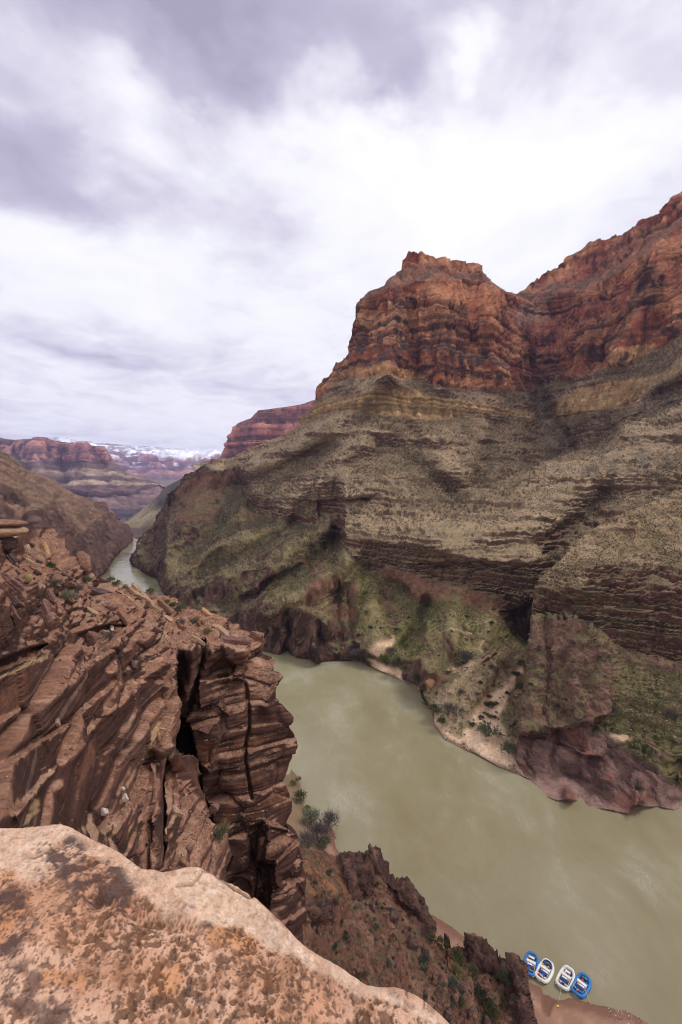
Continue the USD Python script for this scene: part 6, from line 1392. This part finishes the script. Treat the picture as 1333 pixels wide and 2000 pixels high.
while cnt < 125:
    a, b = srs.uniform(588, 1010), srs.uniform(1680, 2000)
    top_ = np.interp(a, [588, 740, 845, 915, 1000], [1685, 1725, 1855, 1870, 1895]); low_ = np.interp(a, [588, 640, 720, 800, 870], [1845, 1885, 1935, 1950, 2000])
    if b < top_ or b > low_ + 6: continue
    p, n = GH.at(a, b)
    if n[2] < .30: continue
    w_, kd = 6 + 11 * srs.rand() ** 2, str(srs.choice(['blue', 'blue', 'sage', 'dark', 'sage', 'twig', 'green']))
    shrub(GH, a, b, w_, kd, f'{sized(w_, 9.5, 13)} {TONE[kd]} shrub {whereabouts(HM, a, b)}', 'shrubs on the boulder slope')
    cnt += 1
# the far bank
for a, b, w_, k, lab in ((702, 1282, 36, 'twig', 'grey thicket left of the white sand patch'), (690, 1288, 26, 'green', 'green bush at the waterline left of the white sand patch'), (725, 1288, 24, 'green', 'green bush below the white sand patch'), (762, 1278, 26, 'twig', 'grey bush right of the white sand patch'), (748, 1292, 28, 'yellow', 'olive bush on the bank below the white sand patch'), (775, 1300, 28, 'green', 'green bush on the bank beside the dark outcrop'), (790, 1308, 22, 'yellow', 'olive bush at the left end of the dark outcrop'),
                         (815, 1330, 30, 'green', 'green bush in front of the dark outcrop'), (829, 1345, 24, 'sage', 'sage bush right of the dark outcrop'), (876, 1396, 42, 'twig', 'broad purple-grey thicket on the far bank'), (850, 1392, 30, 'green', 'green thicket left of the purple-grey one'), (836, 1378, 22, 'green', 'green bush at the corner of the bank'), (865, 1414, 24, 'green', 'green bush below the purple-grey thicket'), (955, 1438, 46, 'sage', 'large rounded sage-green bush on the beach sand'), (993, 1470, 42, 'sage', 'second large sage-green bush, beside the purple slabs'),
                         (910, 1288, 38, 'twig', 'long grey bush on the spur of the side valley'), (958, 1382, 28, 'dark', 'low dark bush in the sandy wash'), (940, 1405, 15, 'dark', 'dark bush below the sandy wash'), (955, 1402, 17, 'green', 'green bush above the large rounded one'), (924, 1418, 16, 'green', 'bush at the lower left of the sandy wash'), (900, 1358, 20, 'twig', 'grey bush left of the sandy wash'), (935, 1358, 12, 'twig', 'small grey bush at the edge of the sandy wash'), (1010, 1322, 24, 'dark', 'dark thicket on the right side of the wash'), (1020, 1298, 20, 'green', 'green bush at the mouth of the shady alcove'),
                         (1018, 1345, 22, 'green', 'green thicket at the foot of the spur'), (885, 1462, 18, 'yellow', 'yellowish bush near the water below the beach'), (1200, 1390, 20, 'twig', 'grey bush on the green slope right of the spur'), (1310, 1398, 22, 'twig', 'grey bush near the right edge above the slabs'), (1250, 1545, 20, 'dark', 'dark bush in the notch of the purple rock')):
    shrub(GW, a, b, w_, k, lab, tall=.85)
cnt = 0
while cnt < 110:
    a, b = srs.uniform(670, 1190), srs.uniform(1195, 1490)
    if b > np.interp(a, [670, 720, 790, 830, 850, 975, 1020], [1280, 1288, 1325, 1370, 1410, 1485, 1430]) - 4 or (a > 1020 and b > 1410): continue
    w_, kd = 5 + 9 * srs.rand() ** 2, str(srs.choice(['green', 'dark', 'sage', 'twig', 'dark']))
    shrub(GW, a, b, w_, kd, f'{sized(w_, 6.5, 10)} {TONE[kd]} bush across the river {whereabouts(VM, a, b)}', 'bushes on the slope across the river', tall=.8)
    cnt += 1

# scrub: the countless low bushes and stones of the slopes
def tuft(seed):
    m = trimesh.creation.icosphere(1, .5)
    r = np.random.RandomState(seed)
    v = m.vertices * r.uniform(.6, 1.25, (len(m.vertices), 1)) * [1, 1, .75] + [0, 0, .18]
    return trimesh.Trimesh(v, m.faces, process=False)
SCR = [leaf_material('scrub_' + q, a, b, .1) for q, a, b in (('olive', (.09, .08, .038), (.17, .145, .07)), ('grey', (.13, .115, .07), (.22, .19, .125)), ('deep', (.05, .05, .026), (.10, .092, .048)))]
def ok_scrub(g, PX, PY, P, N, K):
    q = P.astype(np.float32)
    m = (np.isin(K, [3, 4, 7]) if g == 'wall' else np.isin(K, [0, 2])) * (N[..., 2] > .25) * (.05 + sstep(fbm(q / 22, 4, 88, .6), -.15, .35)) * (.35 + sstep(crest if g == 'wall' else 0 * N[..., 2], .3, -.5)) * (P[..., 2] > 1.5)
    return m * (1 / np.maximum(P[..., 1], 150)) ** .9
P_, r_ = scatter(['wall', 'spur'], {'wall': 30000, 'spur': 11000}, 43, ok_scrub)
s_ = ((.26 + .95 * r_.rand(len(P_)) ** 3)[:, None] * np.clip(P_[:, 1:2] / 330, .6, 1.6)) * r_.uniform(.8, 1.2, (len(P_), 3))
instancer('/World/scrub', [tuft(k) for k in range(6)], [SCR[k % 3] for k in range(6)], P_, r_.uniform(0, 6.28, len(P_)), s_, r_.randint(0, 6, len(P_)), 'low olive scrub dotting the slopes across the river', 'scrub')
P_, r_ = scatter(['wall', 'spur'], {'wall': 9000, 'spur': 3000}, 44, lambda g, PX, PY, P, N, K: ok_scrub(g, PX, PY, P, N, K))
s_ = ((.4 + 1.3 * r_.rand(len(P_)) ** 4)[:, None] * np.clip(P_[:, 1:2] / 330, .6, 1.7)) * r_.uniform(.7, 1.3, (len(P_), 3)) * [1, 1, 1.8]
instancer('/World/slope_stones', chips, [RK[k] for k in ('tan', 'tan', 'red', 'purple', 'tan', 'red')], P_, r_.uniform(0, 6.28, len(P_)), s_, r_.randint(0, 6, len(P_)), 'pale and reddish stones strewn over the slopes across the river', 'stones')

# cobbles along both water lines
P_, r_ = scatter(['wall', 'bank'], {'wall': 2600, 'bank': 1500}, 45, lambda g, PX, PY, P, N, K: ((P[..., 2] > .05) * (P[..., 2] < 1.7) * (PX > 690) * (PX < 1040) * sstep(fbm(P.astype(np.float32) / 5, 3, 90), -.2, .3)) if g == 'wall' else ((P[..., 2] > -.1) * (P[..., 2] < 1.2) * (.03 + sstep(PX, 1170, 1215)) * (PX > 640)))
s_ = (.14 + .55 * r_.rand(len(P_)) ** 3)[:, None] * r_.uniform(.8, 1.25, (len(P_), 3)) * [1, 1, 1.9]
s_[2600:] *= .5
instancer('/World/cobbles', chips, [RK[k] for k in ('tan', 'purple', 'red', 'dark', 'tan', 'white')], P_, r_.uniform(0, 6.28, len(P_)), s_, r_.randint(0, 6, len(P_)), 'mixed cobbles lying along the water lines of both banks', 'cobbles')

# ------------------------------------------------------------------ the rafts
def plain(name, c, rough=.5, spec=.4):
    nodes = {'g': ('geometry', {}), 'n': ('noise_texture', {'scale': 3.0, 'detail': 4.0}), 'r': ('map_range', {'from_min': .3, 'from_max': .7, 'to_min': .78, 'to_max': 1.08}), 's': ('vector_math', {'math_type': 'scale', 'vector1': c}), 'p': ('principled_bsdf', {'roughness': rough, 'specular_ior_level': spec})}
    return usdkit.material(stage, f'/World/Looks/{name}', nodes, [('g.position', 'n.vector'), ('n.fac', 'r.value'), ('r.result', 's.scale'), ('s.vector', 'p.base_color')], surface='p.BSDF')
RM = {'blue': plain('blue_hypalon', (.018, .16, .46)), 'white': plain('white_hypalon', (.70, .70, .68)), 'navy': plain('navy_canvas', (.016, .035, .17)), 'lid': plain('white_cooler', (.72, .71, .69)), 'yellow': plain('yellow_paint', (.62, .44, .09)), 'metal': plain('frame_tube', (.52, .45, .26), .4), 'red': plain('red_canvas', (.42, .03, .035)),
      'green': plain('green_canvas', (.03, .22, .12)), 'dark': plain('dark_canvas', (.03, .03, .035)), 'teal': plain('teal_canvas', (.03, .26, .30)), 'floor': plain('grey_floor', (.13, .13, .14)), 'tan': plain('tan_canvas', (.45, .34, .24)), 'wood': plain('oar_shaft', (.62, .47, .14)), 'rope': plain('pale_rope', (.55, .48, .36))}
def rounded_box(l, w, h, r=.05):
    m = trimesh.creation.box([l, w, h])
    m = trimesh.convex.convex_hull(np.concatenate([m.vertices * [1, 1 - 2 * r / w, 1 - 2 * r / h], m.vertices * [1 - 2 * r / l, 1, 1 - 2 * r / h], m.vertices * [1 - 2 * r / l, 1 - 2 * r / w, 1]]))
    return m
def tube_path(pts, r, sides=10, closed=False):
    p = np.asarray(pts, float)
    t = (np.roll(p, -1, 0) - np.roll(p, 1, 0)) if closed else np.gradient(p, axis=0)
    t /= np.linalg.norm(t, axis=1, keepdims=True)
    a = np.cross(t, [0, 0, 1.0]); a /= np.linalg.norm(a, axis=1, keepdims=True) + 1e-9
    b = np.cross(a, t)
    g = np.arange(sides) * 2 * PI / sides
    rad = np.broadcast_to(r, (len(p),))[:, None, None]
    v = p[:, None] + rad * (np.cos(g)[None, :, None] * a[:, None] + np.sin(g)[None, :, None] * b[:, None])
    n = len(p)
    i = np.arange(n if closed else n - 1)[:, None]; j = np.arange(sides)[None]
    k = (i + 1) % n
    f = np.stack([i * sides + j, i * sides + (j + 1) % sides, k * sides + (j + 1) % sides, k * sides + j], -1).reshape(-1, 4)
    return v.reshape(-1, 3), f
def raft(px, py, heading, hull, label, seed, oar_out=False, cover=False):
    r = np.random.RandomState(seed)
    Y = float(water_Y(py, .25))
    base = W(px, py, Y); base[2] = 0.0
    path = numbered('raft')
    x = xform(path, rot_z(math.radians(heading)), base)      # bow along +y
    tag(x, label, 'raft', None)
    def part(name, m, mat, parent=None, smooth=40):
        v, f, n = usdkit.meshkit.arrays(m, smooth)
        return put(numbered(name, parent or path), v, f, mat, n)
    L, B, R = 6.2, 3.4, .33
    t = np.linspace(0, 2 * PI, 64, endpoint=False)
    e = .62
    sx_, sy_ = np.sign(np.cos(t)) * np.abs(np.cos(t)) ** e, np.sign(np.sin(t)) * np.abs(np.sin(t)) ** e
    yy = sy_ * (L / 2 - R)
    xx = sx_ * (B / 2 - R) * (1 - .10 * np.clip(np.abs(yy) / (L / 2), 0, 1) ** 3)
    zz = .16 + .55 * np.clip((np.abs(yy) - 1.35) / 1.3, 0, 1) ** 2
    part('tube', tube_path(np.stack([xx, yy, zz], 1), R, 14, True), RM[hull], smooth=True)
    fl = trimesh.creation.box([B - 2.6 * R, L - 3.2 * R, .10]); fl.apply_translation([0, 0, .02]); part('floor', fl, RM['floor'])
    for q in (-1.35, 1.35):
        part('thwart', tube_path([[-B / 2 + .4, q, .26], [0, q, .28], [B / 2 - .4, q, .26]], .2, 10), RM[hull], smooth=True)
    for s in (-1, 1):
        part('frame_rail', tube_path([[s * 1.0, -1.25, .52], [s * 1.0, 0, .53], [s * 1.0, 1.25, .52]], .035, 6), RM['metal'], smooth=True)
    for q in (-1.2, -.4, .4, 1.2):
        part('frame_bar', tube_path([[-1.0, q, .52], [0, q, .52], [1.0, q, .52]], .03, 6), RM['metal'], smooth=True)
    def box_(name, l, w, h, at, mat):
        m = rounded_box(l, w, h); m.apply_translation(at); return part(name, m, RM[mat])
    b = box_('cooler', 1.95, .55, .42, [0, .62, .42], 'lid')
    box_('cooler_lid', 2.0, .60, .06, [0, .62, .66], 'lid')
    box_('dry_box', 2.0, .62, .42, [0, -.62, .40], 'navy'); box_('seat_pad', .62, .40, .09, [.05, -.08, .60], 'lid')
    box_('cooler', .52, .40, .34, [-.48, -.05, .38], 'lid' if seed % 2 else 'tan')
    box_('storage_box', .5, .42, .34, [.52, .05, .36], 'tan' if seed % 2 else 'lid')
    cols = ['red', 'green', 'teal', 'navy', 'dark', 'yellow', 'blue', 'red', 'white', 'dark']
    for i in range(15):
        gx_, gy_ = r.uniform(-.85, .85), r.uniform(1.05, 2.2) if i < 9 else r.uniform(-2.15, -1.0)
        m = stone(seed * 31 + i, r.uniform(.5, .85), r.uniform(.34, .5), r.uniform(.28, .4), False)
        m.apply_transform(trimesh.transformations.rotation_matrix(r.uniform(0, 3), [0, 0, 1])); m.apply_translation([gx_, gy_, .48 + r.uniform(0, .12)])
        part('gear_bag', m, RM[cols[(i + seed) % 10]])
    m = rounded_box(1.1, .5, .14); m.apply_translation([0, 1.62, .74]); 
    if seed % 2: part('folded_tarp', m, RM['lid'])
    if cover:
        a = np.linspace(0, PI, 20)
        part('bow_cover', tube_path(np.stack([.86 * np.cos(a), 1.55 + .95 * np.sin(a) ** .7, .72 + .22 * np.sin(a)], 1), .19, 10), RM['navy'], smooth=True)
    for s in (-1, 1):
        ends = ([s * .95, .1, .62], [s * 1.08, -2.4, .60]) if not (oar_out and s == 1) else ([.95, -.3, .66], [3.1, -2.1, .06])
        d = np.array(ends[1]) - ends[0]
        o = part('oar', tube_path([ends[0], np.array(ends[0]) + d * .5, ends[1]], .035, 6), RM['wood'], smooth=True)
        d /= np.linalg.norm(d)
        bl = rounded_box(.62, .17, .04, .015)
        u = np.cross([0, 0, 1.0], d); u /= np.linalg.norm(u)
        M4 = np.eye(4); M4[:3, 0] = d; M4[:3, 1] = u; M4[:3, 2] = np.cross(d, u); M4[:3, 3] = np.array(ends[1]) + d * .3
        bl.apply_transform(M4)
        v, f, n = usdkit.meshkit.arrays(bl, 30)
        put(str(o.GetPath()) + '/blade', v, f, RM['dark' if oar_out and s == 1 else 'yellow'], n)
    part('grab_line', tube_path(np.stack([xx * 1.2, yy * 1.085, zz + .12 + .04 * np.cos(16 * t)], 1), .014, 4, True), RM['dark' if hull == 'white' else 'rope'], smooth=True)
    return base
raft(1037, 1886, -34, 'blue', 'leftmost blue raft, moored against the dark crag', 3)
raft(1064, 1899, -46, 'white', 'white raft with a dark blue bow cover, tied beside the leftmost raft', 4, cover=True)
b3 = raft(1105, 1913, -45, 'white', 'white raft right of the gap, tied to the rightmost raft', 5)
raft(1135, 1927, -50, 'blue', 'rightmost blue raft with one oar trailing in the water', 6, oar_out=True)
pr, _ = GB_.at(1093, 1958)
v, f = tube_path([b3 + [-1.9, -2.0, .5], (b3 + [-1.9, -2.0, .5] + pr) / 2 - [0, 0, .15], pr + [0, 0, .05]], .03, 5)
vv, ff, nn = usdkit.meshkit.arrays((v, f), True)
tag(put('/World/mooring_rope', vv, ff, RM['rope'], nn), 'pale rope running from a white raft to the wet sand', 'rope')
pr, _ = GB_.at(1090, 1963)
m = stone(5, .8, .5, .28, False, True); m.apply_translation(pr + [0, 0, .12])
vv, ff, nn = usdkit.meshkit.arrays(m, 50)
tag(put('/World/yellow_bundle', vv, ff, RM['yellow'], nn), 'small yellow bundle lying on the wet sand below the rafts', 'bundle')

# two or three of a kind beside the same landmark: told apart by their place
seen = {}
for prim in stage.GetPrimAtPath('/World').GetChildren():
    lab = prim.GetCustomDataByKey('label')
    if lab and prim.GetCustomDataByKey('group'):
        seen.setdefault(lab, []).append(prim)
xc = UsdGeom.XformCache()
def column(prim):
    if prim.IsA(UsdGeom.Mesh):
        q = np.array(UsdGeom.Mesh(prim).GetPointsAttr().Get()).mean(0)
    else:
        q = np.array(xc.GetLocalToWorldTransform(prim).ExtractTranslation())
    return q[0] / q[1]
for lab, ps in seen.items():
    if len(ps) > 1:
        ps = sorted(ps, key=column)
        words = {2: ['left one', 'right one'], 3: ['leftmost', 'middle one', 'rightmost']}.get(len(ps), ['leftmost'] + [f'{w} from left' for w in ('second', 'third', 'fourth', 'fifth', 'sixth', 'seventh')][:len(ps) - 2] + ['rightmost'])
        for q, w in zip(ps, words):
            q.SetCustomDataByKey('label', f'{lab}, {w}')
